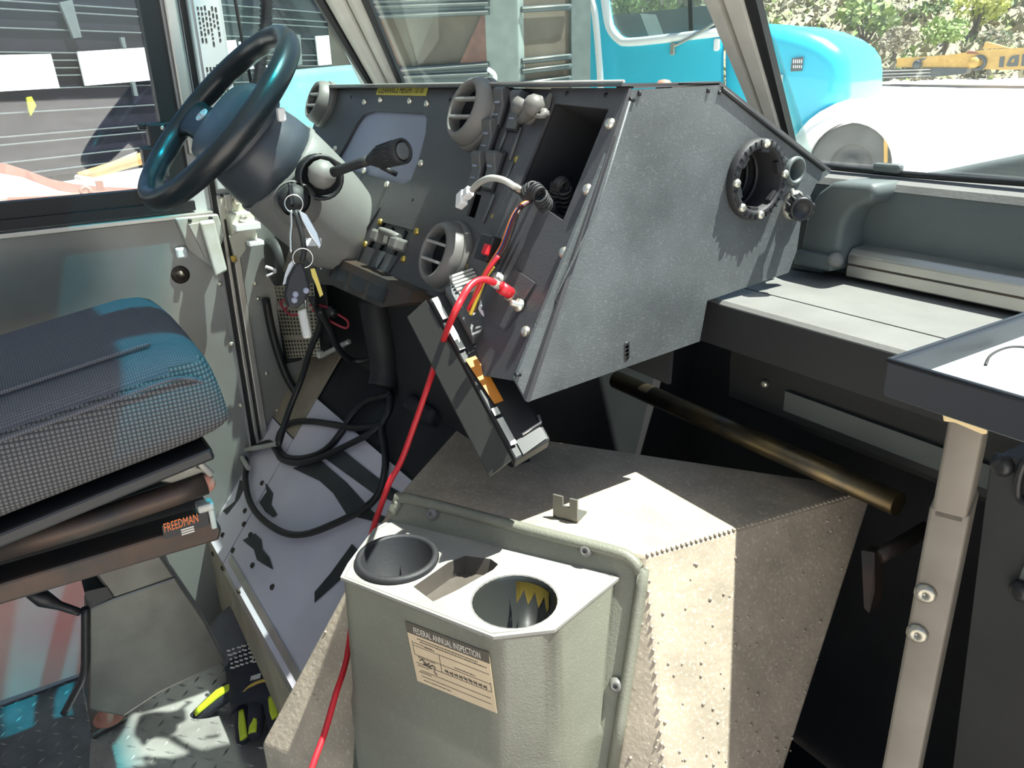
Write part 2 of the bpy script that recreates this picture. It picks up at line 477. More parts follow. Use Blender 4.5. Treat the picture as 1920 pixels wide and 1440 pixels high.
# worn dark smear by the latch: clamp plate with grey handle
b = B().prism([PX(325, 408, WX + .016), PX(406, 400, WX + .016), PX(420, 440, WX + .016), PX(395, 500, WX + .016), PX(352, 470, WX + .016)], (.012, 0, 0)); b.bevel(.003)
lp = obj('latch_plate', b, latch_m, door)
hb = B().prism([PX(372, 414, WX + .034), PX(400, 410, WX + .034), PX(424, 503, WX + .05), PX(402, 516, WX + .05)], (.026, -.004, 0)); hb.bevel(.004)
hb.prism([PX(352, 420, WX + .028), PX(376, 416, WX + .028), PX(392, 470, WX + .03), PX(384, 484, WX + .03)], (.012, 0, 0))
obj('latch_handle', hb, latch_m, lp, label='grey folding latch handle')
screws('screw', [PX(356, 414, WX + .030), PX(395, 409, WX + .030)], X_, .004, blk, lp)
obj('lock_tongue', B().box(PX(340, 474, WX + .02), (.014, .022, .022), None, .004), wht, door, label='small white plastic lock tongue')
b = B().lathe(PX(338, 515, WX + .014), X_, [(.018, 0), (.018, .003), (.012, .005), (.006, .007), (.006, .012), (0, .013)], 16); obj('lock_rose', b, steel_dk, door)
screws('rivet', [PX(412, 532, WX + .014), PX(434, 645, WX + .014), PX(452, 760, WX + .014)], X_, .0055, zinc, door)

# ---- fixed side wall ahead of the door, quarter window, pillar with placard
bot = [(WX, .447, 1.0), (WX, .815, 1.0), (WX, .447, 1.827)]
wl = struct('wall_left', B().holes([(WX, .375, -.02), (WX, 1.06, -.02), (WX, 1.06, 1.06), (WX, .86, 1.06), (WX, .42, 2.05), (WX, .375, 2.05)], [bot], (-.03, 0, 0)), pillar_m,
            label="driver's side wall of the cab ahead of the sliding door")
obj('post_skin', B().box((WX + .008, .417, 1.47), (.018, .062, .94), None, .003), pillar_m, wl)
obj('track_groove', B().span((WX + .0005, .376, .02), (WX + .004, .386, 1.93)), gask, wl)
b = B().box((WX + .010, .404, .71), (.02, .014, .56), None, .002).box((WX + .006, .388, .71), (.012, .008, .56), None, .002)
obj('door_track', b, alu, wl); obj('track_slot', B().span((WX + .0005, .392, .43), (WX + .008, .397, .99)), gask, wl)
lower = obj('lower_skin', B().span((WX, .412, .02), (WX + .004, .60, .995)), panel_m, wl)
screws('rivet', [PX(478, 532, WX + .004), PX(484, 560, WX + .004), PX(500, 700, WX + .004), PX(520, 770, WX + .004)], X_, .005, zinc, wl)
# placard on the post: two rows of column text, as on the photo, too small to read
pl = obj('placard', B().box((WX + .0185, .419, 1.30), (.003, .046, .30)), paper, wl, label='pale instruction placard with rotated rows of tiny print')
b = B(); rnd = random.Random(3)
for col_i in range(6):
    y = .402 + col_i * .0065
    for z0, z1 in ((1.335, 1.265), (1.235, 1.155)):
        z = z0 - rnd.random() * .01
        while z > z1 + rnd.random() * .03:
            ln = rnd.choice((.004, .006, .009)); b.box((WX + .0203, y, z - ln / 2), (.0006, .0032, ln * .9)); z -= ln + .003
obj('fine_print', b, lab_k, pl)
q = struct('window_1', B().prism([(WX - .015, .45, 1.003), (WX - .015, .812, 1.003), (WX - .015, .45, 1.822)], (.004, 0, 0)), g_quart, label='raked quarter window between the door post and the windscreen pillar')
# black rod ahead of the quarter glass and corrugated conduit up the post
tag(obj('grab_rod', B().tube([PX(436, -30, WX + .02), PX(455, 80, WX + .02), PX(472, 160, WX + .02), PX(484, 222, WX + .02)], .0034, 8), blk2), 'thin black rod running down behind the steering wheel rim', 'rod')
cp = [PX(500, -30, WX + .05), PX(499, 40, WX + .05), PX(490, 110, WX + .06), PX(480, 180, WX + .07), PX(468, 250, WX + .07)]
b = B(); n = 60; P = []
for i in range(n):
    t = i / (n - 1) * (len(cp) - 1); k = min(int(t), len(cp) - 2); f = t - k; P.append(cp[k] * (1 - f) + cp[k + 1] * f)
b.tube(P, [.0125 if i % 2 else .0098 for i in range(n)], 12, 1)
tag(obj('corrugated_conduit', b, blk), 'black corrugated conduit rising behind the steering wheel to the roof', 'conduit')


def ext(p, q, z):                                    # point on line p-q at height z
    t = (z - p.z) / (q.z - p.z); return p + (q - p) * t


# ---- windscreen pillar at the left corner
L0, L1 = PX(607, 0, WX), PX(700, 158, WX)
R0, R1 = PX(690, 0, WX + .055), PX(757, 158, WX + .055)
pa = [ext(L0, L1, 2.04), ext(L0, L1, 1.0), ext(R0, R1, 1.0), ext(R0, R1, 1.95)]
tr1 = struct('trim_1', B().prism(pa, (-.04, .015, 0)), beige_m, label='beige painted windscreen corner pillar at the left', cat='pillar')


def strip(f0, f1, lift, th, z0=1.02, z1=2.03):
    a = [ext(L0, L1, z).lerp(ext(R0, R1, z), f) for z, f in ((z1, f0), (z0, f0), (z0, f1), (z1, f1))]
    nn = (a[1] - a[0]).cross(a[2] - a[1]).normalized()
    if nn.dot(CAM - a[0]) < 0: nn = -nn
    return [p + nn * lift for p in a], nn * th


p_, e_ = strip(.12, .5, 0, .008); obj('outer_flange', B().prism(p_, e_), beige_m, tr1)
p_, e_ = strip(.58, .90, 0, .006); obj('inner_flange', B().prism(p_, e_), beige_m, tr1)
p_, e_ = strip(-.12, .08, .001, .01); obj('rubber_seal', B().prism(p_, e_), gask, tr1)
p_, e_ = strip(.93, 1.10, .001, .008); obj('glazing_seal', B().prism(p_, e_), gask, tr1)
# ---- centre post of the split windscreen
WN, WP = V((0, 1, .6)).normalized(), V((0, 1.06, 1.055))
C0, C1 = PN(1334, 0, WN, WP), PN(1444, 262, WN, WP)
D0, D1 = PN(1404, 0, WN, WP), PN(1478, 262, WN, WP)
def post_z(p, q, z):                                 # the post keeps its width above eye level
    a = ext(p, q, min(z, 1.34)); return V((a.x, WP.y - .6 * (z - WP.z), z))
tr2 = struct('trim_2', B().prism([post_z(C0, C1, 2.05), post_z(C0, C1, 1.34), post_z(C0, C1, 1.04), post_z(D0, D1, 1.04), post_z(D0, D1, 1.34), post_z(D0, D1, 2.05)], V((-.026, .022, .0))), beige_m, label='beige centre post of the split windscreen', cat='pillar')


def cstrip(f0, f1, lift, th):
    a = [post_z(C0, C1, z).lerp(post_z(D0, D1, z), f) for z, f in ((2.04, f0), (1.34, f0), (1.045, f0), (1.045, f1), (1.34, f1), (2.04, f1))]
    return [p - WN * lift for p in a], -WN * th


p_, e_ = cstrip(0, .36, 0, .012); obj('left_flange', B().prism(p_, e_), beige_m, tr2)
p_, e_ = cstrip(.56, .99, 0, .014); obj('right_flange', B().prism(p_, e_), beige_m, tr2)
p_, e_ = cstrip(1.0, 1.30, -.004, .012); obj('glazing_seal', B().prism(p_, e_), gask, tr2)
p_, e_ = cstrip(-.22, 0, -.006, .006); obj('left_seal', B().prism(p_, e_), beige_m, tr2)
# ---- glass panes
gp = [ext(R0, R1, 2.06), ext(R0, R1, 1.0), post_z(C0, C1, 1.0) + X_ * .05, post_z(C0, C1, 2.06) + X_ * .05]
struct('window_2', B().prism([p + V((0, .012, 0)) for p in gp], V((0, .004, 0))), g_wind, label="driver's half of the windscreen, hazy with a teal sun band")
zs = 1.0555
r0 = V((.03, WP.y - .6 * (2.06 - WP.z), 2.06)); r1 = V((.03, WP.y, zs)); 
struct('window_3', B().prism([p + WN * .012 for p in (post_z(D0, D1, 2.06) - X_ * .04, post_z(D0, D1, zs) - X_ * .02, r1, r0)], WN * .004), g_clean, label='right half of the windscreen looking onto the yard')
# ---- roof, back and far right side of the cab (out of frame, they shade it)
struct('ceiling', B().span((-1.76, -2.5, 2.04), (.08, .475, 2.08)), pillar_m, label='cab roof above the frame')
struct('wall_back', B().span((-1.76, -2.5, 0), (.08, -2.46, 2.05)), pillar_m, label='load bulkhead behind the camera')
struct('wall_right', B().span((.04, -2.5, 0), (.08, -.75, 2.05)), pillar_m, label='right side wall behind the open passenger door')
struct('trim_3', B().span((.02, .55, 0), (.08, 1.08, 1.05)), pillar_m, label='right front corner panel below the windscreen', cat='panel')
# ---- cowl under the windscreen: sill, face, rail, shelf
xl = -.86
b = B().prism([(xl, 1.075, zs - .006), (xl, 1.05, 1.048), (xl, 1.032, 1.038), (xl, 1.03, 1.02), (xl, 1.045, .9), (xl, 1.1, .9)], (.95, 0, 0)); b.bevel(.003)
cw = struct('wall_front', b, cowl_m, label='grey moulded cowl face under the windscreen')
obj('sill', B().prism([(xl, 1.07, zs), (xl, 1.035, 1.045), (xl, 1.03, 1.036), (xl, 1.07, 1.03)], (.95, 0, 0)), shelf_m, cw)
obj('windscreen_seal', B().tube([PY(1545, 312, 1.055), PY(1700, 327, 1.055), PY(1920, 343, 1.055), PY(2100, 356, 1.055)], .0045, 8), gask, cw)
for px, py in ((1712, 420), (1845, 436)):
    b = B().lathe(PY(px, py, 1.04), -Y_, [(.0095, -.006), (.0095, .002), (.008, .004), (0, .0045)], 20); obj('round_plug', b, shelf_m, cw, label='pale grey round plug')
b = B().box(PY(1600, 425, 1.03), (.1, .01, .006))
obj('retainer_clip', B().box(PY(1665, 315, 1.05), (.042, .012, .012), None, .004), cowl_m, cw)
rail = B().prism([(-.69, 1.04, .958), (-.69, 1.012, .956), (-.69, 1.004, .948), (-.69, 1.004, .916), (-.69, 1.04, .914)], (.74, 0, 0)); rail.bevel(.002)
ro = tag(obj('aluminium_rail', rail, alu), 'bare aluminium rail along the back of the grey shelf', 'rail')
obj('rail_line', B().box((-.32, 1.0035, .934), (.74, .0012, .0025)), steel_dk, ro)
sh = struct('trim_4', B().span((-.86, .8672, .87), (.06, 1.1, .909)), shelf_m, label='flat dusty grey shelf under the right half of the windscreen', cat='shelf')
b = B().prism([(-.86, .8635, .909), (-.86, .795, .909), (-.86, .7905, .9045), (-.86, .7905, .85), (-.86, .8, .85), (-.86, .8625, .885)], (.92, 0, 0)); obj('front_lip', b, shelf_m, sh)
obj('lip_skin', B().span((-.86, .7892, .846), (.06, .7906, .9035)), blk2, sh, label='black front edge of the shelf')
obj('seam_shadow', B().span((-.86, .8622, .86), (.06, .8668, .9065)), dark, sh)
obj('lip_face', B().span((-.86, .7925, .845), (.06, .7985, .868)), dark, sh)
# ---- firewall and under-dash cavity
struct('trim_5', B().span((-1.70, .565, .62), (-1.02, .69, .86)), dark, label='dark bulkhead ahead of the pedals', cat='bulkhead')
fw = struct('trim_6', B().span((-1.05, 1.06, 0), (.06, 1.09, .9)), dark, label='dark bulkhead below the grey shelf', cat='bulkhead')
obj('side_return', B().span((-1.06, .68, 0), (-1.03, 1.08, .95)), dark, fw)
b = B().prism([(-.80, .90, .87), (-.80, .905, .72), (-.80, .93, .70), (-.80, .93, .87)], (.80, 0, 0)); obj('lower_cowl_panel', b, wall_dk, fw)
obj('panel_step', B().span((-.69, .897, .735), (.0, .906, .765)), cowl_m, fw)
screws('screw', [PY(1434, 720, .9)], -Y_, .006, zinc, fw)
struct('shade_sheet', B().span((-.72, .22, .0), (.04, 1.05, .012)), dark, label='dark sheet standing in for the shade on the floor right of the engine cover', cat='floor')  # dark sheet added over the floor to paint in the shade
# ---- toe board platform in front of the driver
TN, TP = V((0, -1.3, 1)).normalized(), V((0, .25, .25))
def TO(px, py, h=0): return PN(px, py, TN, TP + TN * h)
tb_ = struct('trim_7', B().prism([(WX, .256, .25), (WX, .60, .697), (WX, .60, 0), (WX, .256, 0)], (.80, 0, 0)), dark, label='raised toe board platform under the pedals', cat='platform')
k0 = V((WX + .002, .25, .25)); sl = V((0, 1, 1.3)).normalized()
obj('left_plate', B().prism([k0, k0 + X_ * .145, k0 + X_ * .145 + sl * .30, k0 + sl * .30], TN * .004), toe_m, tb_, label='riveted left plate of the toe board')
obj('main_plate', B().prism([k0 + X_ * .149, k0 + X_ * .80, k0 + X_ * .80 + sl * .40, k0 + X_ * .149 + sl * .40], TN * .0035), toe_m, tb_, label='scuffed lilac grey main plate')
obj('upper_plate', B().prism([k0 + sl * .303, k0 + X_ * .145 + sl * .303, k0 + X_ * .145 + sl * .55, k0 + sl * .55], TN * .003), ochre_m, tb_)
obj('kick_face', B().span((WX, .246, .0), (WX + .16, .252, .25)), ochre_m, tb_, label='tan painted end of the kick face')
obj('long_kick_face', B().span((WX + .165, .247, .0), (-.91, .253, .245)), ochre_m, tb_, label='dirty cream kick face above the floor')
obj('edge_angle', B().prism([k0 + X_ * .165 + V((0, -.005, -.012)), k0 + X_ * .80 + V((0, -.005, -.012)), k0 + X_ * .80 + sl * .03 + TN * .005, k0 + X_ * .165 + sl * .03 + TN * .005], TN * .002), alu, tb_)
screws('screw', [TO(p, q, .004) for p, q in ((418, 1003), (437, 1032), (458, 983), (460, 958), (492, 906), (474, 1060), (511, 1101), (470, 1003))], TN, .006, steel_dk, tb_)
screws('rivet', [PY(p, q, .246) for p, q in ((400, 1038), (418, 1065), (448, 1108))], -Y_, .006, steel_dk, tb_)
def patch(name, pts, m, h=.0052):
    return obj(name, B().prism([TO(p, q, h) for p, q in pts], TN * .0004), m, tb_)
patch('bare_patch', [(497, 905), (512, 925), (508, 945), (520, 965), (512, 970), (498, 960), (486, 942), (500, 922)], toe_dirt)
patch('bare_patch', [(455, 1013), (478, 1000), (490, 1012), (492, 1030), (505, 1045), (512, 1068), (498, 1060), (482, 1050), (476, 1030)], toe_dirt)
patch('bare_patch', [(549, 878), (600, 862), (650, 905), (700, 960), (740, 975), (730, 985), (690, 975), (650, 965), (625, 925), (600, 902)], toe_dirt)
patch('bare_patch', [(418, 958), (440, 940), (450, 900), (462, 905), (448, 935), (425, 965)], toe_dirt)
patch('bare_patch', [(610, 860), (640, 842), (720, 905), (770, 935), (760, 950), (700, 925)], toe_dirt)
patch('bare_patch', [(590, 1130), (640, 1085), (680, 1040), (660, 1020), (620, 1075), (590, 1110)], toe_dirt)

obj('pink_glow_patch', B().prism([PX(-90, 1125, WX + .0145), PX(60, 1100, WX + .0145), PX(178, 1068, WX + .0145), PX(200, 1120, WX + .0145), PX(170, 1255, WX + .0145), PX(-90, 1345, WX + .0145)], (.0008, 0, 0)), mat('painted_pink_glow', (.80, .33, .32), .45, 0, c2=(.78, .60, .50), vscale=4), door, label='pinkish red reflected light painted on the lower door skin')  # reflected red light painted onto the door as a pink patch

# ================================================================== DASHBOARD
DN = V((0, -.91, .415)).normalized(); D0_ = V((0, .626, 1.18)); DV = V((0, -.415, -.91)).normalized()
def DP(px, py, h=0): return PN(px, py, DN, D0_ + DN * h)
def du(p): p = V(p); return p.x, (p - D0_).dot(DV)
def DQ(u, v, h=0): return V((u, 0, 0)) + V((0, D0_.y, D0_.z)) + DV * v + DN * h
SX = -.724
dash = thing('dashboard', 'charcoal dashboard with round air vents, blank gauge plate and gutted radio bay', 'dashboard', (-1.2, .56, .9))
# seam between driver's panel and radio panel
s_t, s_b = DP(1036, 166), DP(858, 536)
vb = du(DP(650, 485))[1]
sb = s_t.lerp(s_b, 1); k = (vb - du(s_t)[1]) / (du(s_b)[1] - du(s_t)[1]); s_v = s_t.lerp(s_b, k)
xl_ = -1.672
vents = [(612, 197, .047), (899, 216, .053), (846, 483, .052)]
hol = [circ(DP(px, py), X_, DV, r * .9) for px, py, r in vents]
# gauge opening (wide D shape)
gp_ = [(700, 208), (792, 212), (800, 222), (798, 250), (785, 300), (770, 338), (755, 345), (632, 312), (629, 303), (648, 270), (668, 232), (682, 214)]
hol.append([DP(*p) for p in gp_])
ctl = [DP(*p) for p in ((716, 416), (778, 432), (752, 484), (688, 462))]
swl = [DP(*p) for p in ((884, 365), (902, 371), (896, 405), (876, 398))]
swl = [DP(*p) for p in ((888, 362), (903, 366), (890, 409), (875, 404))]
hol += [ctl, swl]
sv2 = s_t.lerp(s_b, k * 1.0)
outer = [DQ(xl_, .0), DQ(s_t.x - .002, 0), sv2 - X_ * .002, DQ(-1.325, vb), DQ(-1.298, vb - .10), DQ(-1.36, vb - .12), DQ(-1.42, vb - .12), DQ(-1.47, vb), DQ(-1.70, vb)]
mp = obj('driver_panel', B().holes(outer, hol, -DN * .004), dash_m, dash)
# radio panel
cb = DP(985, 752); slot = [DP(*p) for p in ((1041, 196), (1146, 207), (1060, 416), (976, 358))]
lowp = [DP(*p) for p in ((952, 560), (1006, 532), (942, 618), (920, 585))]
outer = [DQ(s_t.x + .003, .0, .004), DQ(SX, 0, .004), DP(986, 752, .004), DP(966, 714, .004), DP(880, 700, .004) - X_ * .0, DQ(s_v.x - .03, vb + .02, .004), DQ(s_v.x + .003, vb, .004)]
cp_ = obj('radio_panel', B().holes(outer, [[p + DN * .004 for p in slot]], -DN * .006), dash_m, dash)
# radio bay liner: open box behind the slot
b = B(); inn = [p - DN * .10 for p in slot]
for i in range(4): b.poly([slot[i], slot[(i + 1) % 4], inn[(i + 1) % 4], inn[i]])
b.poly(inn); obj('radio_bay', b, dark, dash, label='empty dark radio bay')
# top cover, bottom return and body
top = [DQ(xl_, 0, .016) + V((0, 0, .0)), DQ(SX, 0, .016) + V((0, 0, .0)), V((SX, .765, 1.182)), V((-.80, .83, 1.182)), V((xl_, .74, 1.182))]
obj('top_cover', B().prism(top, (0, 0, -.003)), dash_m, dash)
obj('top_edge', B().tube([DQ(xl_, -.003, .014), DQ(SX, -.003, .014)], .0017, 8, 1), edge_m, dash)
obj('lower_return', B().prism([DQ(-1.70, vb), DQ(s_v.x, vb), DQ(s_v.x, vb) + V((0, .12, -.015)), DQ(-1.70, vb) + V((0, .12, -.015))], (0, 0, -.004)), dark, dash)
obj('inner_back', B().prism([V((-1.70, .72, .80)), V((SX - .02, .72, .80)), V((SX - .02, .735, 1.175)), V((-1.70, .735, 1.175))], (0, .006, 0)), dark, dash)
# side panel with speaker and cable holes
def SP(px, py, h=0): return PX(px, py, SX + h)
so_ = [SP(*p) for p in ((1186, 168), (1348, 161), (1556, 324), (1530, 345), (1504, 400), (1494, 470), (1479, 511), (1326, 564), (1312, 640), (989, 754), (966, 712))]
spc, spu, spv = SP(1414, 336), Y_, Z_
R_sp = .0515
hl = SP(1489, 320)
sp_ = obj('side_panel', B().holes(so_, [circ(spc, spu, spv, R_sp * .78), circ(hl, spu, spv, .0145, None, 20)], (-.005, 0, 0)), side_m, dash, label='dusty grained end panel')
fl_ = [SP(1350, 160, .0), SP(1557, 324, .0)]
obj('edge_flange', B().prism([SP(1188, 166), SP(1349, 159), SP(1349, 159) - X_ * .03, SP(1188, 166) - X_ * .03], (0, 0, .004)), dash_m, sp_)
obj('slope_cover', B().prism([SP(1349, 160), SP(1556, 323), SP(1556, 323) - X_ * .09, SP(1349, 160) - X_ * .09], (0, .002, .004)), dash_m, sp_)
obj('edge_seal', B().tube([SP(1353, 166, .001), SP(1440, 236, .001), SP(1545, 318, .001)], .003, 6, 1), gask, sp_)
def tick(p, q): return obj('tab_slot', B().tube([SP(*p, .0008), SP(*q, .0008)], .0022, 6, 1), blk, sp_)
for p, q in (((1199, 170), (1199, 180)), ((1328, 166), (1328, 174)), ((1350, 170), (1348, 177)), ((1050, 548), (1060, 548)), ((1041, 567), (1050, 567)), ((966, 702), (976, 703)), ((1180, 185), (1190, 188))): tick(p, q)
b = B()
for i in range(4): b.lathe(SP(1174, 646 + i * 7.5, -.001), X_, [(.0042, 0), (.0042, .0018), (0, .0018)], 10)
obj('vent_slot', b, blk, sp_)
b = B().tube([DP(964, 708, .006), DP(1040, 560, .006), DP(1120, 395, .006), DP(1181, 190, .006)], .0016, 6, 1); obj('corner_bead', b, side_m, dash)
# speaker ring
ring_m = blk2
b = B().lathe(spc, X_, [(R_sp * .76, -.03), (R_sp * .76, .010), (R_sp * .80, .012), (R_sp * .93, .012), (R_sp, .008), (R_sp, 0)], 40, Z_)
rg = obj('speaker_ring', b, blk2, dash, label='empty round speaker mount ring')
for a in range(0, 360, 60):
    d = Y_ * cos(radians(a + 20)) + Z_ * sin(radians(a + 20)); t = Y_ * -sin(radians(a + 20)) + Z_ * cos(radians(a + 20))
    obj('ring_tab', B().box(spc + d * R_sp * .76 + X_ * .006, (.008, .010, .016), (X_, d, t), .001), blk2, rg)
b = B()
for a in range(0, 360, 12):
    d = Y_ * cos(radians(a)) + Z_ * sin(radians(a)); t = Y_ * -sin(radians(a)) + Z_ * cos(radians(a))
    b.box(spc + d * R_sp * .9 + X_ * .012, (.002, .007, .0015), (X_, d, t))
obj('ring_rib', b, blk, rg)
b = B()
for h, r in ((-.03, .76), (-.045, .72), (-.06, .66)): b.ring(spc + X_ * h, X_, R_sp * r, .004, 32, 6)
obj('bezel_step', b, blk, rg)
b = B().lathe(spc, X_, [(R_sp * .76, -.028), (R_sp * .6, -.09), (0, -.09)], 32); obj('speaker_well', b, dark, rg)
screws('screw', [spc + X_ * .0118 + V((0, cos(a) * R_sp * .87, sin(a) * R_sp * .87)) for a in (radians(85), radians(275), radians(5), radians(180), radians(225))], X_, .0055, zinc, rg)
b = B().lathe(hl, X_, [(.0135, -.02), (.0135, .004), (.016, .006), (.019, .004), (.0195, 0)], 24); obj('grommet', b, cowl_m, dash)
# ------------- vents
for i, (px, py, r) in enumerate(vents):
    c = DP(px, py); ax_ = (DN - X_ * .06).normalized()
    b = B().lathe(c, ax_, [(r * .98, -.003), (r * 1.0, .003), (r * .97, .008), (r * .93, .0095), (r * .915, .0085)], 40, X_)
    vt = obj('air_vent', b, vent_m, dash)
    b = B().lathe(c, ax_, [(r * .92, .006), (r * .915, .012), (r * .88, .021), (r * .80, .028), (r * .74, .0305), (r * .68, .0305), (r * .655, .027), (r * .64, .012)], 40, X_); obj('vent_ball', b, vent_m, vt)
    b = B().lathe(c, ax_, [(r * .65, .020), (r * .60, -.03), (0, -.03)], 36, X_); obj('vent_mouth', b, blk, vt)
    ux = (X_ - ax_ * X_.dot(ax_)).normalized(); vx = ax_.cross(ux)
    for o_ in (-.24, .24):
        hw = sqrt(max(.0, .65 ** 2 - o_ ** 2)) * r
        b = B().box(c + ax_ * .0255 + vx * (o_ * r), (hw * 2, .0042, .009), (ux, vx, ax_), .001); obj('vane', b, edge_m, vt)
# ------------- gauge blank
b = B().prism([DP(px + (0), py, -.006) for px, py in [(p[0] + (p[0] - 720) * .06, p[1] + (p[1] - 275) * .06) for p in gp_]], -DN * .003)
gc = obj('gauge_cover', b, gauge_m, dash, label='smooth blue grey blanking plate over the gauges')
scr = [(684, 191), (714, 187), (769, 189), (801, 194), (629, 279), (790, 306), (683, 320), (726, 346)]
screws('screw', [DP(*p) for p in scr], DN, .0058, zinc, dash, label='bright button head screw')
screws('panel_screw', [DP(*p) for p in ((971, 300), (927, 407), (713, 416), (782, 434), (685, 458), (757, 486), (880, 500))], DN, .0058, brass, dash, label='yellowed zinc screw')
screws('bay_screw', [DP(*p, .004) for p in ((1144, 232), (1102, 356), (1058, 474), (986, 622))], DN, .007, zinc, dash, label='large hex head screw')
screws('screw_hole', [DP(*p, -.0008) for p in ((659, 183), (844, 188), (775, 374), (1029, 434))] + [DP(1064, 176, .0035), DP(1137, 179, .0035)], DN, .0028, blk, dash, prof=[(.003, -.001), (.003, .0014), (0, .0014)])
b = B().box(DP(608, 277, .004), (.028, .003, .006), (X_, DV, DN)); obj('trim_clip', b, alu, dash)
# yellow clearance label
lc = [DP(*p, .0006) for p in ((711, 159), (804, 161), (799, 180), (705, 178))]
lb = obj('clearance_label', B().prism(lc, DN * .0006), lab_y, dash, label='yellow clearance height label')
text('label_text', "CLEARANCE HEIGHT 10'10\"", lc[3].lerp(lc[0], .14) + X_ * .008 + DN * .0008, X_, -DV, (lc[2] - lc[3]).length - .016, (lc[0] - lc[3]).length * .72, lab_k, lb)
# key switch and small marks right of the gauge plate
b = B().lathe(DP(861, 188), DN, [(.014, 0), (.014, .003), (.011, .004), (.004, .004), (.004, .007), (0, .007)], 20); obj('lamp_bezel', b, side_m, dash)
obj('wire_clip', B().tube([DP(852, 205, .003), DP(847, 217, .004), DP(850, 226, .004), DP(842, 234, .003)], .0022, 6), vent_m, dash)
# rocker switches
mat('rocker_plastic', (.10, .105, .105), .45, bump=.05)
def rocker(px, py, tiltd=1, m=None, mk=True):
    m = m or MATS['rocker_plastic']
    c = DP(px, py); w_, h_ = .0225, .049
    b = B().box(c + DN * .003, (w_ + .004, h_ + .006, .006), (X_, DV, DN), .0015)
    s_ = obj('rocker_switch', b, blk, dash)
    a = [c + DV * (-h_ / 2) + DN * .004, c + DV * (h_ / 2) + DN * .004, c + DV * (h_ / 2) + DN * .009, c + DN * .010, c - DV * (h_ / 2 - .005) + DN * .020, c - DV * (h_ / 2) + DN * .016]
    b = B().prism([p - X_ * w_ / 2 for p in a], X_ * w_); b.bevel(.0015); obj('rocker_cap', b, m, s_)
    b = B().box(c - DV * .004 + DN * .0135, (w_ * .5, .003, .001), (X_, DV, DN)).box(c + DV * .012 + DN * .0105, (w_ * .55, .002, .001), (X_, DV, DN)); obj('switch_mark', b, gauge_m, s_)
for px, py in ((945, 204), (976, 211), (923, 262), (903, 322), (931, 323)): rocker(px, py)
# blanking ribs between the switch columns, blank slot
for (a0, a1) in (((951, 242), (929, 300)), ((977, 240), (956, 300)), ((962, 305), (945, 345)), ((927, 365), (905, 418))):
    obj('panel_rib', B().tube([DP(*a0, .002), DP(*a1, .002)], .0022, 6, 1), side_m, dash)
obj('switch_slot', B().prism([p - DN * .012 for p in swl], -DN * .002), blk, dash, label='empty switch slot')
# toggle lever valve
c = DP(993, 222)
b = B().tube([DP(977, 226, .012), DP(990, 212, .022), DP(1000, 199, .028)], [.005, .009, .013], 10, 2).sphere(DP(1001, 198, .028), .014)
tg = obj('toggle_lever', b, vent_m, dash)
obj('toggle_base', B().lathe(DP(1000, 212), DN, [(.016, 0), (.016, .008), (.010, .012), (.010, .03), (0, .03)], 18), vent_m, tg)
obj('toggle_knob', B().sphere(DP(1013, 192, .012), .0085), vent_m, tg)
obj('pull_hook', B().tube([DP(1000, 213, .02), DP(1006, 217, .025), DP(1015, 218, .025), DP(1021, 212, .02)], [.003, .003, .003, .007], 8, 2), vent_m, tg)
obj('bracket_tag', B().prism([DP(1036, 176, .006), DP(1031, 200, .006), DP(1022, 215, .006), DP(1019, 206, .006), DP(1026, 188, .006)], DN * .004), vent_m, dash)
# heater control: recessed plate, two slides
b = B().prism([p - DN * .008 for p in ctl], -DN * .002); hc = obj('heater_control', b, side_m, dash)
for f in (.22, .62):
    a_, b_ = ctl[0].lerp(ctl[1], f + .08), ctl[3].lerp(ctl[2], f + .08)
    obj('slide_slot', B().tube([a_.lerp(b_, .1) - DN * .006, a_.lerp(b_, .95) - DN * .006], .0032, 6, 1), blk, hc)
for px, py in ((711, 444), (746, 458)):
    b = B().box(DP(px, py, .008), (.026, .020, .024), (X_, DV, DN), .004); obj('slide_knob', b, vent_m, hc)
b = B().tube([DP(714, 432, .012), DP(730, 437, .016), DP(748, 446, .012)], .006, 8, 2); obj('slide_bridge', b, vent_m, hc)
for (a0, a1) in (((712, 470), (694, 500)), ((735, 478), (716, 508))):
    obj('label_strip', B().prism([DP(a0[0], a0[1], .001), DP(a0[0] + 13, a0[1] + 3, .001), DP(a1[0] + 13, a1[1] + 3, .001), DP(a1[0], a1[1], .001)], DN * .001), side_m, hc)
# left trim strip next to the column with slit
obj('panel_slit', B().tube([DP(712, 388, .001), DP(660, 478, .001)], .0018, 6, 1), blk, dash)
# lower hinged tray/duct under the panel, enlarged to shade the toe board
b = B().prism([DQ(-1.545, vb + .003, .022), DQ(-1.02, vb + .003, .022), DQ(-1.02, vb + .02, .022), DQ(-1.10, vb + .045, .022), DQ(-1.30, vb + .05, .022), DQ(-1.42, vb + .07, .022), DQ(-1.545, vb + .07, .022)], (0, .08, -.01)); obj('duct', b, steel_dk, dash)
b = B()
for i in range(5):
    x0 = -1.46 + i * .075; b.box(DQ(x0 + .035, vb + .026, .022), (.062, .022, .004), (X_, DV, DN))
obj('duct_mouth', b, blk, dash)
# access door with toggle at bottom of the radio panel
ap = [DP(*p, .0046) for p in ((968, 505), (1006, 532), (948, 619), (905, 580))]
ad = obj('access_plate', B().prism(ap, DN * .0025), dash_m, dash, label='small plate with two stud terminals')
for px, py in ((957, 553), (975, 573)):
    obj('stud', B().lathe(DP(px, py, .007), DN, [(.008, 0), (.008, .004), (.004, .005), (.004, .014), (0, .014)], 12), zinc, ad)
obj('stud_cap', B().lathe(DP(936, 524, .004), DN, [(.009, 0), (.009, .008), (.006, .012), (0, .012)], 14), latch_m, ad)

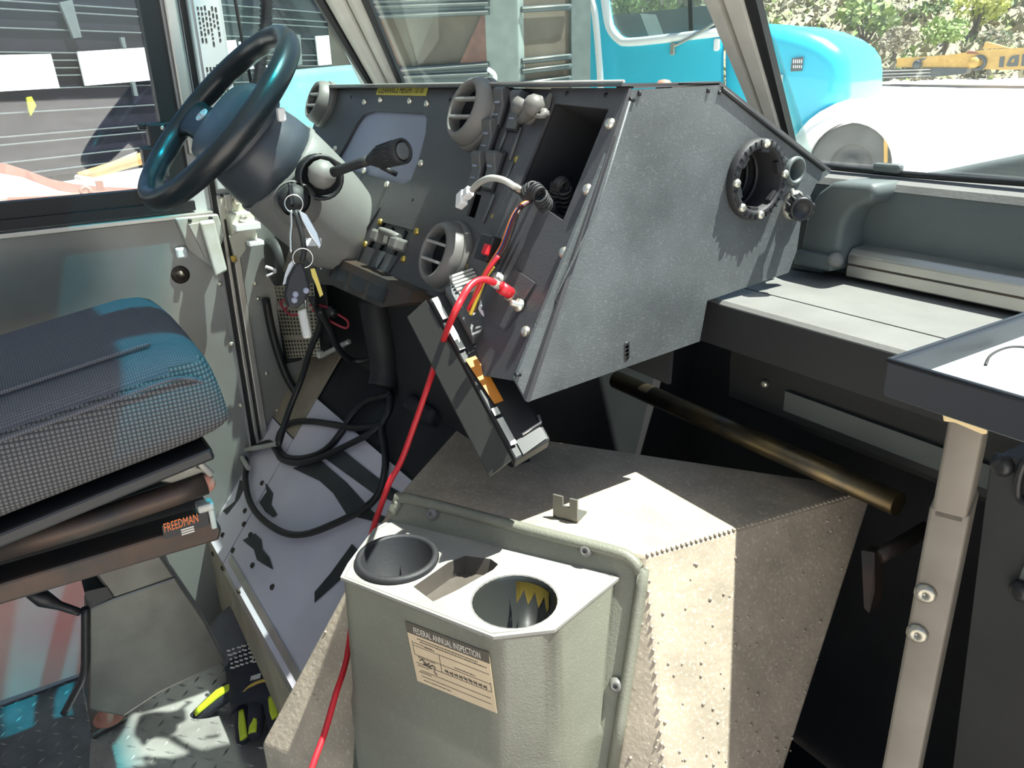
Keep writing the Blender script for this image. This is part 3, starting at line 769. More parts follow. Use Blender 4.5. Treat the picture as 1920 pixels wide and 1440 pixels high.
# chrome-ringed plunger knob on the end panel, with cord
kn = thing('plunger_knob', 'black ribbed knob on a bright stem sticking out of the dashboard end panel', 'knob', SP(1488, 385))
obj('collar', B().lathe(SP(1486, 384), X_, [(.02, 0), (.02, .004), (.016, .010), (.010, .010), (.010, .022), (0, .022)], 20), zinc, kn)
kx = (X_ * .8 - Y_ * .55 + Z_ * -.1).normalized()
b = B()
pr = [(.012, 0), (.016, .004), (.016, .022), (.013, .026), (.011, .022), (0, .021)]
b.lathe(SP(1494, 384, .022), kx, pr, 24)
obj('grip', b, blk, kn)
b = B(); c = SP(1494, 384, .022)
u_ = (Z_ - kx * Z_.dot(kx)).normalized(); v_ = kx.cross(u_)
for a in range(0, 360, 36):
    d = u_ * cos(radians(a)) + v_ * sin(radians(a)); b.tube([c + d * .0162 + kx * .004, c + d * .0162 + kx * .022], .0014, 6, 1)
obj('grip_rib', b, side_m, kn)
obj('stem_clip', B().tube([SP(1485, 356, .006), SP(1488, 366, .014), SP(1491, 374, .022)], [.003, .004, .004], 8, 2), alu, kn)

# ================================================================== STEERING
WC = PD(407, 219, 1.38); WNn = V((.022, -.708, .706)).normalized()
E1 = (X_ - WNn * X_.dot(WNn)).normalized(); E2 = WNn.cross(E1); ACOL = -WNn
sw = thing('steering_wheel', 'black two spoke steering wheel with oval badge on its padded hub', 'steering wheel', WC)
RR = .160
b = B(); seg = 96; rings = []
for i in range(seg):
    a = 2 * pi * i / seg; d = E1 * cos(a) + E2 * sin(a); rs = []
    grip = 1 + .06 * (1 if (i % 6) < 3 else 0)
    for k in range(12):
        t = 2 * pi * k / 12; inner = cos(t) < -.2
        r = .0178 * (1 - (.09 if (inner and (i // 3) % 2) else 0)); rs.append(b.bm.verts.new(WC + d * (RR + r * .88 * cos(t)) + WNn * r * 1.05 * sin(t)))
    rings.append(rs)
for i in range(seg):
    for k in range(12):
        f = b.bm.faces.new((rings[i][k], rings[i][(k + 1) % 12], rings[(i + 1) % seg][(k + 1) % 12], rings[(i + 1) % seg][k])); f.smooth = True
obj('rim', b, whl_m, sw)
for sgn, an in ((-1, 184), (1, -4)):
    d = E1 * cos(radians(an)) + E2 * sin(radians(an)); t = WNn.cross(d)
    b = B(); rows = []
    for s_, hw, th, dep in ((.05, .050, .013, .022), (.085, .036, .012, .018), (.12, .030, .012, .008), (.158, .042, .012, .0)):
        c = WC + d * s_ - WNn * dep
        rows.append([b.bm.verts.new(c + t * (hw * cos(2 * pi * k / 12)) + WNn * th * sin(2 * pi * k / 12)) for k in range(12)])
    for r0_, r1_ in zip(rows, rows[1:]):
        for k in range(12):
            f = b.bm.faces.new((r0_[k], r0_[(k + 1) % 12], r1_[(k + 1) % 12], r1_[k])); f.smooth = True
    obj('spoke', b, whl_m, sw)
# padded hub: superelliptic dome
b = B(); rows = []
hc_ = WC - WNn * .018 + E2 * .004
for s_, h in ((1.0, -.028), (1.02, -.012), (1.0, .0), (.94, .010), (.8, .017), (.55, .0215), (.28, .023)):
    row = []
    for k in range(40):
        t = 2 * pi * k / 40; cx = abs(cos(t)) ** .75 * (1 if cos(t) > 0 else -1); cy = abs(sin(t)) ** .75 * (1 if sin(t) > 0 else -1)
        wd = .082 + (.010 * cy)
        row.append(b.bm.verts.new(hc_ + E1 * cx * wd * s_ + E2 * cy * .075 * s_ + WNn * h))
    rows.append(row)
for r0_, r1_ in zip(rows, rows[1:]):
    for k in range(40):
        f = b.bm.faces.new((r0_[k], r0_[(k + 1) % 40], r1_[(k + 1) % 40], r1_[k])); f.smooth = True
b.bm.faces.new(rows[-1])
obj('hub_pad', b, hub_m, sw)
bp_ = PN(379, 216, WNn, hc_ + WNn * .0225)
b = B(); b.bm.faces.new([b.bm.verts.new(p) for p in circ(bp_ + WNn * .0006, E1, E2, .017, .011, 32)])
bg_ = obj('badge', B().prism(circ(bp_, E1, E2, .018, .0115, 32), WNn * .002), mat('badge_silver', (.72, .73, .75), .3, .2), sw, label='silver oval badge')
obj('badge_field', B().prism(circ(bp_ + WNn * .002, E1, E2, .0155, .0092, 32), WNn * .0004), mat('badge_face', (.50, .52, .56), .35), bg_)
obj('badge_script', B().tube([bp_ + WNn * .0026 + E1 * x * .001 + E2 * y * .001 for x, y in ((-11, -3), (-8, 4), (-6, -2), (-3, 2), (0, -2), (3, 3), (6, -3), (10, 2))], .0011, 6, 3), chrome, bg_)
obj('pad_mark', B().tube([PN(402, 220, WNn, hc_ + WNn * .0215), PN(408, 224, WNn, hc_ + WNn * .0215), PN(410, 219, WNn, hc_ + WNn * .0215)], .0012, 6, 1), blk, sw)

sc = thing('steering_column', 'grey steering column shroud with ignition lock and turn signal stalk', 'steering column', WC + ACOL * .2)
def AC(t, r=0, a=0): return WC + ACOL * t + (E1 * cos(radians(a)) + E2 * sin(radians(a))) * r
# bell behind the wheel
b = B().lathe(WC, ACOL, [(.0, .035), (.058, .035), (.070, .042), (.076, .06), (.081, .09), (.083, .118), (.080, .120), (0, .120)], 40, E1)
obj('bell_shroud', b, hub_m, sc, label='smooth dark bell behind the wheel')
# clamshell shroud
b = B(); rows = []
for t, rx, ry, dy in ((.112, .080, .078, 0), (.118, .085, .083, 0), (.15, .085, .084, -.002), (.19, .083, .085, -.005), (.235, .078, .082, -.008), (.275, .072, .075, -.010), (.298, .066, .068, -.010), (.304, .058, .06, -.010)):
    row = []
    for k in range(40):
        a = 2 * pi * k / 40; cx = abs(cos(a)) ** .82 * (1 if cos(a) > 0 else -1); cy = abs(sin(a)) ** .82 * (1 if sin(a) > 0 else -1)
        row.append(b.bm.verts.new(WC + ACOL * t + E1 * cx * rx + E2 * (cy * ry + dy)))
    rows.append(row)
for r0_, r1_ in zip(rows, rows[1:]):
    for k in range(40):
        f = b.bm.faces.new((r0_[k], r0_[(k + 1) % 40], r1_[(k + 1) % 40], r1_[k])); f.smooth = True
b.bm.faces.new(rows[0]); b.bm.faces.new(rows[-1])
obj('clamshell', b, col_m, sc)
b = B().lathe(WC, ACOL, [(.0835, .116), (.0865, .118), (.0865, .122), (.083, .124)], 40, E1); obj('shroud_seam', b, col_m, sc)
# lower extension skirt towards the floor
sk = [AC(.16, .05, -90), AC(.30, .06, -90)]
b = B().tube([AC(.21, .02, -90), AC(.265, .035, -85), AC(.29, .045, -85)], [.066, .056, .05], 20, 2); obj('lower_skirt', b, col_m, sc)
b = B().tube([AC(.27, 0), AC(.42, 0), V((-1.33, .64, .78))], .028, 14, 1); obj('column_tube', b, steel_dk, sc)
# ignition lock on the right of the shroud, facing the driver/camera
ig = PD(549, 372, 1.262)
igd = (CAM - ig).normalized() * .55 + WNn * .35 + E1 * .35; igd.normalize()
b = B().lathe(ig, igd, [(.024, -.05), (.0225, -.004), (.021, .002), (.017, .004), (.016, .007), (0, .007)], 28)
il = obj('ignition_lock', b, blk2, sc, label='round black ignition lock')
b = B().lathe(ig, igd, [(.036, -.055), (.031, -.02), (.0255, -.004)], 28); obj('lock_boss', b, col_m, sc)
kdn = (Z_ * -1 - igd * (-Z_).dot(igd)).normalized()
b = B().box(ig + igd * .014 - kdn * .002, (.005, .032, .020), (igd.cross(kdn), kdn, igd), .002); obj('key_head', b, blk, il)
# turn signal stalk
P0 = PD(588, 330, 1.262)
st = [P0, PD(625, 323, 1.235), PD(660, 311, 1.21), PD(693, 300, 1.19), PD(706, 296, 1.182), PD(741, 287, 1.150)]
b = B().sphere(PD(604, 327, 1.26), .022, (1, 1, 1)); obj('stalk_boot', b, col_m, sc)
b = B().lathe(PD(603, 333, 1.275), (CAM - P0).normalized() * .6 + E1 * .8, [(.034, -.03), (.034, .0), (.030, .002), (.027, -.012), (0, -.012)], 24); obj('stalk_socket', b, blk, sc)
stalk = obj('stalk_arm', B().tube(st[1:4], [.0075, .0070, .0072], 12, 2), blk2, sc, label='black turn signal stalk')
d_ = (st[5] - st[3]).normalized()
b = B().lathe(st[3], d_, [(.0072, 0), (.0095, .006), (.0145, .020), (.0155, .024), (.0165, .055), (.0175, .062), (.0175, .070), (.0145, .0715), (.0135, .068), (0, .068)], 28); obj('stalk_knob', b, blk2, stalk)
b = B()
u_ = (Z_ - d_ * Z_.dot(d_)).normalized(); v_ = d_.cross(u_)
for a in range(0, 360, 24):
    d = u_ * cos(radians(a)) + v_ * sin(radians(a)); b.tube([st[3] + d * .0157 + d_ * .026, st[3] + d * .0166 + d_ * .054], .0011, 5, 1)
obj('knob_ridge', b, blk2, stalk)
obj('end_button', B().lathe(st[3] + d_ * .068, d_, [(.0115, 0), (.0115, .003), (.009, .0035), (0, .0032)], 24), side_m, stalk)
b = B().tube([PD(714, 312, 1.22), PD(728, 319, 1.22), PD(744, 327, 1.222)], .004, 8, 1); obj('wiper_stub', b, blk, sc)
# hazard stalk stub upper side
b = B().box(PD(527, 215, 1.31), (.012, .012, .02), None, .003); obj('hazard_tab', b, wht, sc)
b = B().tube([PD(600, 292, 1.275), PD(625, 303, 1.30), PD(648, 316, 1.33)], .004, 8, 1); obj('shift_rod', b, steel_dk, sc)
obj('warning_tag', B().box(PD(585, 454, 1.262), (.028, .002, .012), (right, fwd, down), .0005), paper, sc)

# ================================================================== KEYS
kb = thing('key_bunch', 'key bunch with fob, brass key and silver tag hanging from the ignition lock', 'keys', ig + igd * .02)
kd = 1.205
ring_c = PD(551, 382, kd); vd = (CAM - ring_c).normalized()
obj('split_ring', B().ring(ring_c, vd, .0125, .0011, 28, 6), chrome, kb)
obj('chain_link', B().tube([PD(546, 394, kd), PD(547, 420, kd), PD(545, 444, kd), PD(546, 476, kd)], .0021, 6), chrome, kb)
b = B().prism([PD(558, 392, kd), PD(575, 402, kd), PD(596, 438, kd), PD(603, 460, kd), (PD(598, 466, kd)), PD(582, 444, kd), PD(566, 414, kd)], vd * .004); b.bevel(.0012)
obj('bottle_opener', b, chrome, kb, label='curved silver tag')
obj('leather_strap', B().tube([PD(553, 394, kd), PD(566, 440, kd), PD(570, 470, kd), PD(566, 490, kd)], .004, 8), blk2, kb)
obj('lower_ring', B().ring(PD(568, 484, kd - .005), (vd + X_ * .5).normalized(), .014, .0011, 28, 6), chrome, kb)
b = B().prism([PD(552, 494, kd), PD(566, 490, kd), PD(576, 512, kd), PD(582, 540, kd), PD(574, 562, kd), PD(556, 578, kd), PD(538, 574, kd), (PD(532, 552, kd)), PD(538, 520, kd)], vd * .012); b.bevel(.004)
fob = obj('key_fob', b, blk, kb, label='black remote fob')
for px, py in ((554, 552), (552, 563), (574, 545)): obj('fob_button', B().lathe(PD(px, py, kd - .012), vd, [(.0045, 0), (.004, .0015), (0, .0018)], 12), gauge_m, fob)
b = B().prism([PD(582, 504, kd), PD(590, 503, kd), PD(596, 520, kd), PD(606, 552, kd), PD(600, 557, kd), PD(590, 528, kd), PD(585, 518, kd)], vd * .0022); obj('brass_key', b, brass, kb)
obj('steel_key', B().prism([PD(541, 496, kd), PD(548, 488, kd), PD(552, 500, kd), PD(540, 530, kd), PD(530, 534, kd), PD(534, 515, kd)], vd * .002), alu, kb)
b = B().prism([PD(557, 582, kd), PD(574, 576, kd), PD(584, 624, kd), (PD(584, 632, kd)), PD(568, 634, kd)], vd * .010); b.bevel(.003)
obj('tube_flashlight', b, latch_m, kb, label='grey lighter shaped tag')
obj('key_blade', B().tube([PD(568, 500, kd), PD(571, 540, kd - .01), PD(574, 580, kd - .005)], .0022, 6, 1), chrome, kb)

# ================================================================== ENGINE COVER
ZD = .653
A_, B_, E_, F_ = PZ(740, 935, ZD), PZ(1210, 1041, ZD), PZ(1640, 915, ZD), PZ(860, 800, ZD)
NRt, NRr = V((-.918, .145, -.37)), V((-.496, .806, -.323))
D_ = PN(490, 1395, NRr, A_); zb = D_.z
def isect(n1, p1, n2, p2, z):                        # point of two planes at height z
    a, b_, c = n1.x, n1.y, n1.dot(p1) - n1.z * z; d, e, f = n2.x, n2.y, n2.dot(p2) - n2.z * z
    q = a * e - b_ * d; return V(((c * e - b_ * f) / q, (a * f - c * d) / q, z))
G_ = isect(NRt, B_, NRr, A_, zb)
Hq = PN(1520, 1290, NRt, B_); H_ = E_ + (Hq - E_) * ((E_.z - zb) / (E_.z - Hq.z)); I_ = V((F_.x + (D_.x - A_.x), F_.y + .02, zb))
b = B(); bm_ = b.bm
tv = [bm_.verts.new(p) for p in (A_, B_, E_, F_)]; mv = [bm_.verts.new(p) for p in (D_, G_, H_, I_)]
lv = [bm_.verts.new(V((p.x, p.y, 0))) for p in (D_, G_, H_, I_)]
bm_.faces.new(tv)
for U, L in ((tv, mv), (mv, lv)):
    for i in range(4): bm_.faces.new((U[i], L[i], L[(i + 1) % 4], U[(i + 1) % 4]))
b.bevel(.005, 2)
ec = tag(obj('engine_cover', b, cover_m), 'large speckled grey tapered engine cover box, brightly sunlit beside the cup holder console', 'engine cover')
def weld(p, q, n, nm):
    b = B()
    for i in range(n):
        c = p.lerp(q, (i + .5) / n); b.sphere(c - Z_ * .0004, .0024, (1.3, 1, .8), None, 1)
    return obj(nm, b, cover_m, ec, kind='stuff')
weld(B_, E_, 52, 'weld_bead'); weld(B_.lerp(G_, .02), G_, 30, 'corner_bead')
b = B(); rnd = random.Random(5)
for i in range(160):
    u, v_ = rnd.random(), rnd.random(); p = B_.lerp(E_, u); q = G_.lerp(H_, u); c = p.lerp(q, .03 + .95 * v_)
    b.sphere(c - NRt.normalized() * .0003, .0012 + rnd.random() * .0016, (1, 1, 1), None, 1)
for i in range(120):
    u, v_ = rnd.random(), rnd.random(); p = A_.lerp(B_, u); q = D_.lerp(G_, u); c = p.lerp(q, .03 + .95 * v_)
    b.sphere(c - NRr.normalized() * .0003, .0012 + rnd.random() * .0016, (1, 1, 1), None, 1)
obj('paint_blob', b, cover_m, ec, kind='stuff')
# small bent bracket on top
bc = PZ(1062, 974, ZD); ud = (PZ(1082, 982, ZD) - PZ(1037, 970, ZD)).normalized(); nd = Z_.cross(ud)
if nd.dot(fwd) < 0: nd = -nd
wB = (PZ(1082, 982, ZD) - PZ(1037, 970, ZD)).length
h0 = .034
p0 = PZ(1037, 970, ZD); prof = [(0, 0), (wB, 0), (wB, h0), (wB - .011, h0), (wB - .011, h0 - .013), (.014, h0 - .013), (.014, h0), (0, h0)]
b = B().prism([p0 + ud * x + Z_ * z for x, z in prof], nd * .003).prism([p0, p0 + ud * wB, p0 + ud * wB + nd * .03, p0 + nd * .03], Z_ * .003)
tag(obj('bent_bracket', b, brk_m), 'small bent steel bracket with a notched top on the sunlit engine cover', 'bracket')

# ================================================================== CUP HOLDER CONSOLE
ZC = .627
cn = thing('cup_holder_console', 'grey plastic console with two cup wells fixed to the engine cover', 'console', (-.75, .42, .3))
poly = [PZ(638, 1082, ZC), PZ(925, 1194, ZC), PZ(1040, 1181, ZC), PZ(1161, 1083, ZC), PZ(1120, 1066, ZC), PZ(735, 972, ZC), PZ(700, 992, ZC), PZ(652, 1056, ZC)]
nfl = -NRr.normalized()
c1, c2 = PZ(745, 1051, ZC), PZ(965, 1126, ZC)
axu = (poly[1] - poly[0]).normalized(); axv_ = Z_.cross(axu)
r1 = .0455; r2 = .050
tc_ = PZ(858, 1082, ZC)
trayo = [PZ(*p, ZC) for p in ((775, 1100), (840, 1055), (872, 1042), (920, 1048), (934, 1058), (925, 1068), (860, 1105), (812, 1128))]
b = B().holes(poly, [circ(c1, axu, axv_, r1), circ(c2, axu, axv_, r2), trayo], (0, 0, -.004))
obj('top_plate', b, mat('console_dusty_top', (.27, .265, .24), .6, var=.12, vscale=14, bump=.2, bscale=380), cn, label='dusty top with two round wells')
# body walls, rounded edges
b = B(); pb = [V((p.x, p.y, 0)) for p in poly]; cen = sum(poly, V((0, 0, 0))) / len(poly)
rows = []
nh = V((nfl.x, nfl.y, 0)).normalized(); back = (3, 4, 5, 6)
for z, ins in ((ZC + .0005, .006), (ZC - .002, .002), (ZC - .007, 0), (.45, -.006), (.24, -.010)):
    row = []
    for k, p in enumerate(poly):
        d = V((p.x - cen.x, p.y - cen.y, 0)).normalized(); q = V((p.x, p.y, z)) - d * ins
        if k in back or k == 7:
            t = (A_ + nfl * .004 - q).dot(nfl) / nh.dot(nfl)
            if t > 0: q = q + nh * t
        row.append(b.bm.verts.new(q))
    rows.append(row)
for r0_, r1_ in zip(rows, rows[1:]):
    for k in range(len(poly)):
        f = b.bm.faces.new((r0_[k], r0_[(k + 1) % len(poly)], r1_[(k + 1) % len(poly)], r1_[k]))
es = [e for e in b.bm.edges if abs((e.verts[0].co - e.verts[1].co).normalized().z) > .8 and max(v.co.z for v in e.verts) > ZC - .012 and min(v.co.z for v in e.verts) < .5]
bmesh.ops.bevel(b.bm, geom=es, offset=.016, segments=4, affect='EDGES', profile=.5)
body = obj('body', b, cons_m, cn, smooth=40)
# mounting flange
fo = [PN(px, py, NRr, A_) for px, py in ((735, 1000), (742, 960), (752, 942), (772, 933), (1000, 992), (1150, 1030), (1185, 1045), (1203, 1068), (1205, 1100), (1152, 1440), (1140, 1500))]
low = fo[-1] + (fo[0] - fo[-2]) * .9
fo2 = fo + [low]
b = B().prism([p + nfl * .002 for p in fo2], nfl * .005)
obj('flange', b, cons_m, cn)
rim = [p + nfl * .008 for p in fo[1:-1]]
obj('flange_rim', B().tube(rim, .0075, 10, 3), cons_m, cn)
screws('plastic_rivet', [PN(px, py, NRr, A_ + nfl * .007) for px, py in ((812, 962), (1100, 1031), (1157, 1283))], nfl, .0095, vent_m, cn, label='round push rivet',
       prof=[(.0095, 0), (.0098, .003), (.007, .008), (.003, .0095), (.003, .006), (0, .006)])
# wells
b = B().lathe(c1, Z_, [(r1 + .007, 0), (r1 + .008, .004), (r1 + .007, .007), (r1 + .002, .009), (r1 - .001, .006), (r1 - .003, -.085), (0, -.085)], 40); obj('cup_insert', b, blk2, cn, label='black rubber cup insert with a raised lip')
b = B().lathe(c2, Z_, [(r2 + .001, .0005), (r2 - .002, -.004), (r2 - .005, -.10), (0, -.10)], 40); w2 = obj('cup_well', b, liner_m, cn)
b = B().lathe(c2 + Z_ * -.02, Z_, [(r2 - .006, 0), (r2 - .0065, -.022)], 40); 
rag = [c2 + (axu * cos(a) + axv_ * sin(a)) * (r2 - .004) for a in [radians(t) for t in range(60, 122, 6)]]
b = B()
for i in range(len(rag) - 1):
    h1, h2 = .028 + .012 * sin(i * 2.1), .028 + .012 * sin(i * 2.1 + 2.1)
    b.poly([rag[i] - Z_ * .006, rag[i + 1] - Z_ * .006, rag[i + 1] - Z_ * h2, rag[i] - Z_ * h1])
obj('torn_label', b, brass, w2, label='torn gold paper scrap stuck in the well')
b = B(); inn = [p.lerp(tc_, .12) - Z_ * .022 for p in trayo]
for i in range(8): b.poly([trayo[i], trayo[(i + 1) % 8], inn[(i + 1) % 8], inn[i]])
b.poly(inn); obj('coin_tray', b, mat('coin_tray_shade', (.085, .072, .06), .6, var=.2, vscale=20), cn, smooth=40)  # dark brown colour paints in the shade inside the tray
# inspection sticker on the front face
fn = axu.cross(Z_).normalized()
if fn.dot(CAM - poly[0]) < 0: fn = -fn
fp = poly[0]; slope = .012 / (ZC - .05); fn2 = (fn + Z_ * slope).normalized()
def FP(px, py, h=0): return PN(px, py, fn2, V((fp.x, fp.y, ZC - .007)) + fn2 * (.0012 + h))
st_c = [FP(760, 1165), FP(917, 1225), FP(932, 1337), FP(783, 1276)]
stk = obj('inspection_sticker', B().prism(st_c, fn2 * .0005), lab_t, cn, label='tan federal inspection sticker, faded and filled in by hand')
def SQ(u, v, h=.0006): return st_c[0].lerp(st_c[1], u).lerp(st_c[3].lerp(st_c[2], u), v) + fn2 * h
obj('sticker_header', B().prism([SQ(0, 0), SQ(1, 0), SQ(1, .17), SQ(0, .17)], fn2 * .0003), lab_h, stk)
tx = text('header_text', 'FEDERAL ANNUAL INSPECTION', SQ(.10, .135, .001), SQ(1, .14) - SQ(0, .14), SQ(.5, 0) - SQ(.5, 1), (SQ(.90, .1) - SQ(.10, .1)).length, (SQ(.5, 0) - SQ(.5, .105)).length, lab_w, stk)
b = B(); rnd = random.Random(11)
def line(u0, u1, v, t=.006): b.prism([SQ(u0, v), SQ(u1, v), SQ(u1, v + t), SQ(u0, v + t)], fn2 * .0003)
for u0, u1, v in ((.04, .97, .36), (.04, .97, .52), (.04, .97, .655), (.08, .95, .77), (.08, .95, .87)): line(u0, u1, v)
for u, v0, v1 in ((.04, .29, .52), (.97, .50, .66), (.37, .36, .66)): b.prism([SQ(u, v0), SQ(u + .006, v0), SQ(u + .006, v1), SQ(u, v1)], fn2 * .0003)
for v, u0, u1, t in ((.215, .12, .85, .016), (.255, .15, .95, .016), (.31, .06, .3, .012), (.325, .2, .32, .012), (.54, .08, .3, .012), (.475, .55, .8, .014), (.69, .06, .2, .012), (.80, .06, .22, .012), (.93, .10, .45, .012)):
    u = u0
    while u < u1:
        l_ = .008 + rnd.random() * .022; b.prism([SQ(u, v), SQ(min(u + l_, u1), v), SQ(min(u + l_, u1), v + t), SQ(u, v + t)], fn2 * .0003); u += l_ + .008
obj('fine_print', b, lab_h, stk)
b = B()
hw = lambda pts, r=.0007: b.tube([SQ(u, v, .001) for u, v in pts], r, 5, 2)
hw(((.10, .60), (.14, .565), (.18, .63), (.22, .58), (.2, .66), (.26, .6), (.29, .63), (.27, .70), (.3, .74))); hw(((.14, .63), (.24, .67)))
for i in range(9):
    u = .42 + i * .058; hw(((u, .585 + .01 * sin(i)), (u + .015, .62), (u + .03, .585), (u + .035, .635)))
obj('handwriting', b, lab_h, stk)

# ================================================================== SEAT
SF = V((0, cos(radians(9)), sin(radians(9)))); SU = V((0, -sin(radians(9)), cos(radians(9))))
seat = thing('driver_seat', "grey fabric driver's seat on a worn steel suspension pedestal", 'seat', (-1.24, .0, 0))
xr, xw = -.975, .212                                  # right face, half width
so0 = PX(440, 822, xr)                               # front lower right corner
sc0 = V((xr - xw, so0.y, so0.z))
def SE(t, s_, h): return sc0 + X_ * t + SF * s_ * .95 + SU * h * .95   # t across, s forward, h up
b = B(); rows = []; N = 48
Ls = [.006, .003, -.006, -.02, -.045, -.08, -.13, -.20, -.28, -.36, -.44, -.50]
for s_ in Ls:
    q = max(0, (s_ + .07) / .077); q = min(q, 1)
    fr = (1 - q ** 3) ** (1 / 3) if q < 1 else 0
    row = []
    for k in range(N):
        a = 2 * pi * k / N; ca, sa = cos(a), sin(a)
        cx = abs(ca) ** .34 * (1 if ca > 0 else -1); cy = abs(sa) ** .42 * (1 if sa > 0 else -1)
        wd = xw * (.90 + .10 * fr) - (.006 if cy > .55 else 0)
        top_ = .148 - .004 * (1 - fr); hm = .062
        crown = .016 * (1 - min(1, abs(cx)) ** 2) if cy > 0 else 0
        groove = -.006 * math.exp(-((abs(cx) - .70) / .05) ** 2) if cy > .5 else 0
        h = hm + cy * (hm + (.012 if cy > 0 else 0)) * (.52 + .48 * fr) - (.010 * (1 - fr)) + (crown + groove) * fr
        if cy > 0: h += -.02 * max(0, -s_ - .25) - .018 * max(0, -cx) ** 2
        row.append(b.bm.verts.new(SE(cx * wd, s_, h)))
    rows.append(row)
for r0_, r1_ in zip(rows, rows[1:]):
    for k in range(N):
        f = b.bm.faces.new((r0_[k], r0_[(k + 1) % N], r1_[(k + 1) % N], r1_[k])); f.smooth = True
b.bm.faces.new(rows[0]); b.bm.faces.new(rows[-1])
for f in b.bm.faces:
    c = f.calc_center_median() - sc0
    if c.dot(SU) < .108 and (c.x > xw * .6 or c.dot(SF) > -.03): f.material_index = 1
cu = obj('cushion', b, [seat_m, mesh_m], seat)
for hh, tt in ((.108, xw * .995), (.136, xw * .72)):
    pts = [SE(tt, s_, hh + (.0 if hh < .12 else .006)) for s_ in (-.5, -.35, -.2, -.10, -.05)]
    if hh < .12: pts += [SE(tt * .985, -.02, hh - .012), SE(tt * .94, -.002, hh - .035)]
    obj('piping', B().tube(pts, .0032, 6, 3), seat_m, cu)
b = B().prism([SE(-xw * .92, -.03, -.006), SE(xw * .94, -.03, -.006), SE(xw * .96, -.52, -.006), SE(-xw * .92, -.52, -.006)], SU * -.018); b.bevel(.004)
obj('cushion_pan', b, blk, seat)
# suspension: scissor bars and rails on the right side
xs_ = -1.03
def SR(px, py, dx=0): return PX(px, py, xs_ + dx)
b = B().tube([SR(-60, 1045), SR(150, 985), SR(330, 925), SR(385, 905)], .016, 10, 1); obj('upper_rail', b, steel_dk, seat)
b = B().prism([SR(-60, 1115, -.06), SR(395, 985, -.06), SR(400, 965, -.06), SR(388, 945, -.06), SR(-60, 1075, -.06)], X_ * .05); b.bevel(.004); lr = obj('lower_rail', b, steel_dk, seat)
b = B().prism([SR(355, 870), SR(392, 880), SR(400, 905), SR(380, 918), SR(300, 905), SR(295, 890)], -X_ * .03); b.bevel(.003); fb = obj('front_link', b, ped_m, seat)
obj('pivot_bolt', B().lathe(SR(384, 905, .0), X_, [(.013, 0), (.013, .006), (.009, .012), (0, .012)], 16), rust_m, fb)
obj('bolt_arm', B().tube([SR(345, 883, .004), SR(372, 866, .004), SR(396, 890, .004)], .005, 8, 1), latch_m, seat)
b = B().prism([SR(-60, 1060, -.10), SR(380, 930, -.10), SR(392, 950, -.10), SR(-60, 1090, -.10)], X_ * -.2); obj('inner_frame', b, dark, seat)
# rail end tag with orange lettering
t_c = [SR(303, 985, -.0075), SR(388, 958, -.0075), SR(392, 984, -.0075), SR(307, 1010, -.0075)]
tg_ = obj('maker_tag', B().prism(t_c, X_ * .002), blk, seat, label='black maker tag with orange lettering')
text('tag_text', 'FREEDMAN', t_c[3].lerp(t_c[0], .50) + (t_c[1] - t_c[0]) * .04, t_c[1] - t_c[0], Z_, (t_c[1] - t_c[0]).length * .74, .013, lab_o, tg_, off=.003)
b = B()
for i in range(3): b.prism([t_c[3].lerp(t_c[2], .38) + V((.0026, 0, -.002 + i * .0035)), t_c[3].lerp(t_c[2], .66) + V((.0026, 0, -.002 + i * .0035)), t_c[3].lerp(t_c[2], .66) + V((.0026, 0, .0002 + i * .0035)), t_c[3].lerp(t_c[2], .38) + V((.0026, 0, .0002 + i * .0035))], X_ * .0004)
obj('tag_small_print', b, lab_w, tg_)
b = B().box(SR(384, 948, -.012), (.02, .022, .012), None, .003).box(SR(396, 966, -.012), (.018, .008, .036), None, .002); obj('rail_end_clip', b, latch_m, seat)
# pedestal: tapered post over a bent plate box
xp = -1.19
def PE(px, py, dx=0): return PX(px, py, xp + dx)
b = B().prism([PE(172, 1070), PE(293, 1028), PE(330, 1082), PE(212, 1122)], -X_ * .10); b.bevel(.004); obj('pedestal_neck', b, ped_m, seat)
b = B().prism([PE(165, 1142), PE(212, 1122), PE(330, 1082), PE(386, 1165), PE(425, 1240), PE(300, 1300), PE(232, 1345), PE(165, 1332)], -X_ * .05); b.bevel(.004); pb_ = obj('pedestal_box', b, ped_m, seat, label='rust edged pedestal side plate')
obj('box_hood', B().prism([PE(158, 1110, .002), PE(200, 1100, .002), PE(212, 1120, .002), PE(166, 1142, .002)], -X_ * .05), blk, seat)
fc = PZ(205, 1345, .012)
b = B().prism([PZ(165, 1330, .0), PZ(232, 1322, .0), PZ(240, 1350, .0), PZ(175, 1388, .0)], Z_ * .012); b.bevel(.003); ft = obj('foot_plate', b, ped_m, seat)
obj('foot_bolt', B().lathe(fc, Z_, [(.030, 0), (.028, .004), (.018, .006), (.018, .018), (.010, .020), (.010, .028), (0, .028)], 18), rust_m, ft)
b = B().prism([PX(-80, 1120, -1.46), PX(200, 1050, -1.46), PX(200, 1250, -1.46), PX(180, 1290, -1.46)], -X_ * .02); 
obj('far_leg', B().span((-1.52, -.30, 0), (-1.46, -.26, .55)), steel_dk, seat)
obj('seat_belt_tether', B().tube([PE(46, 1110, .01), PE(80, 1122, .01), PE(110, 1135, .01), PE(150, 1148, .01)], [.004, .013, .007, .006], 8, 2), blk, seat, label='black buckle lead clipped to the pedestal')
obj('pedestal_cable', B().tube([PE(160, 1140, .012), PE(160, 1200, .012), PE(158, 1260, .012), PE(140, 1300, .005), PE(120, 1338, .0)], .0058, 8), wire_b, seat)

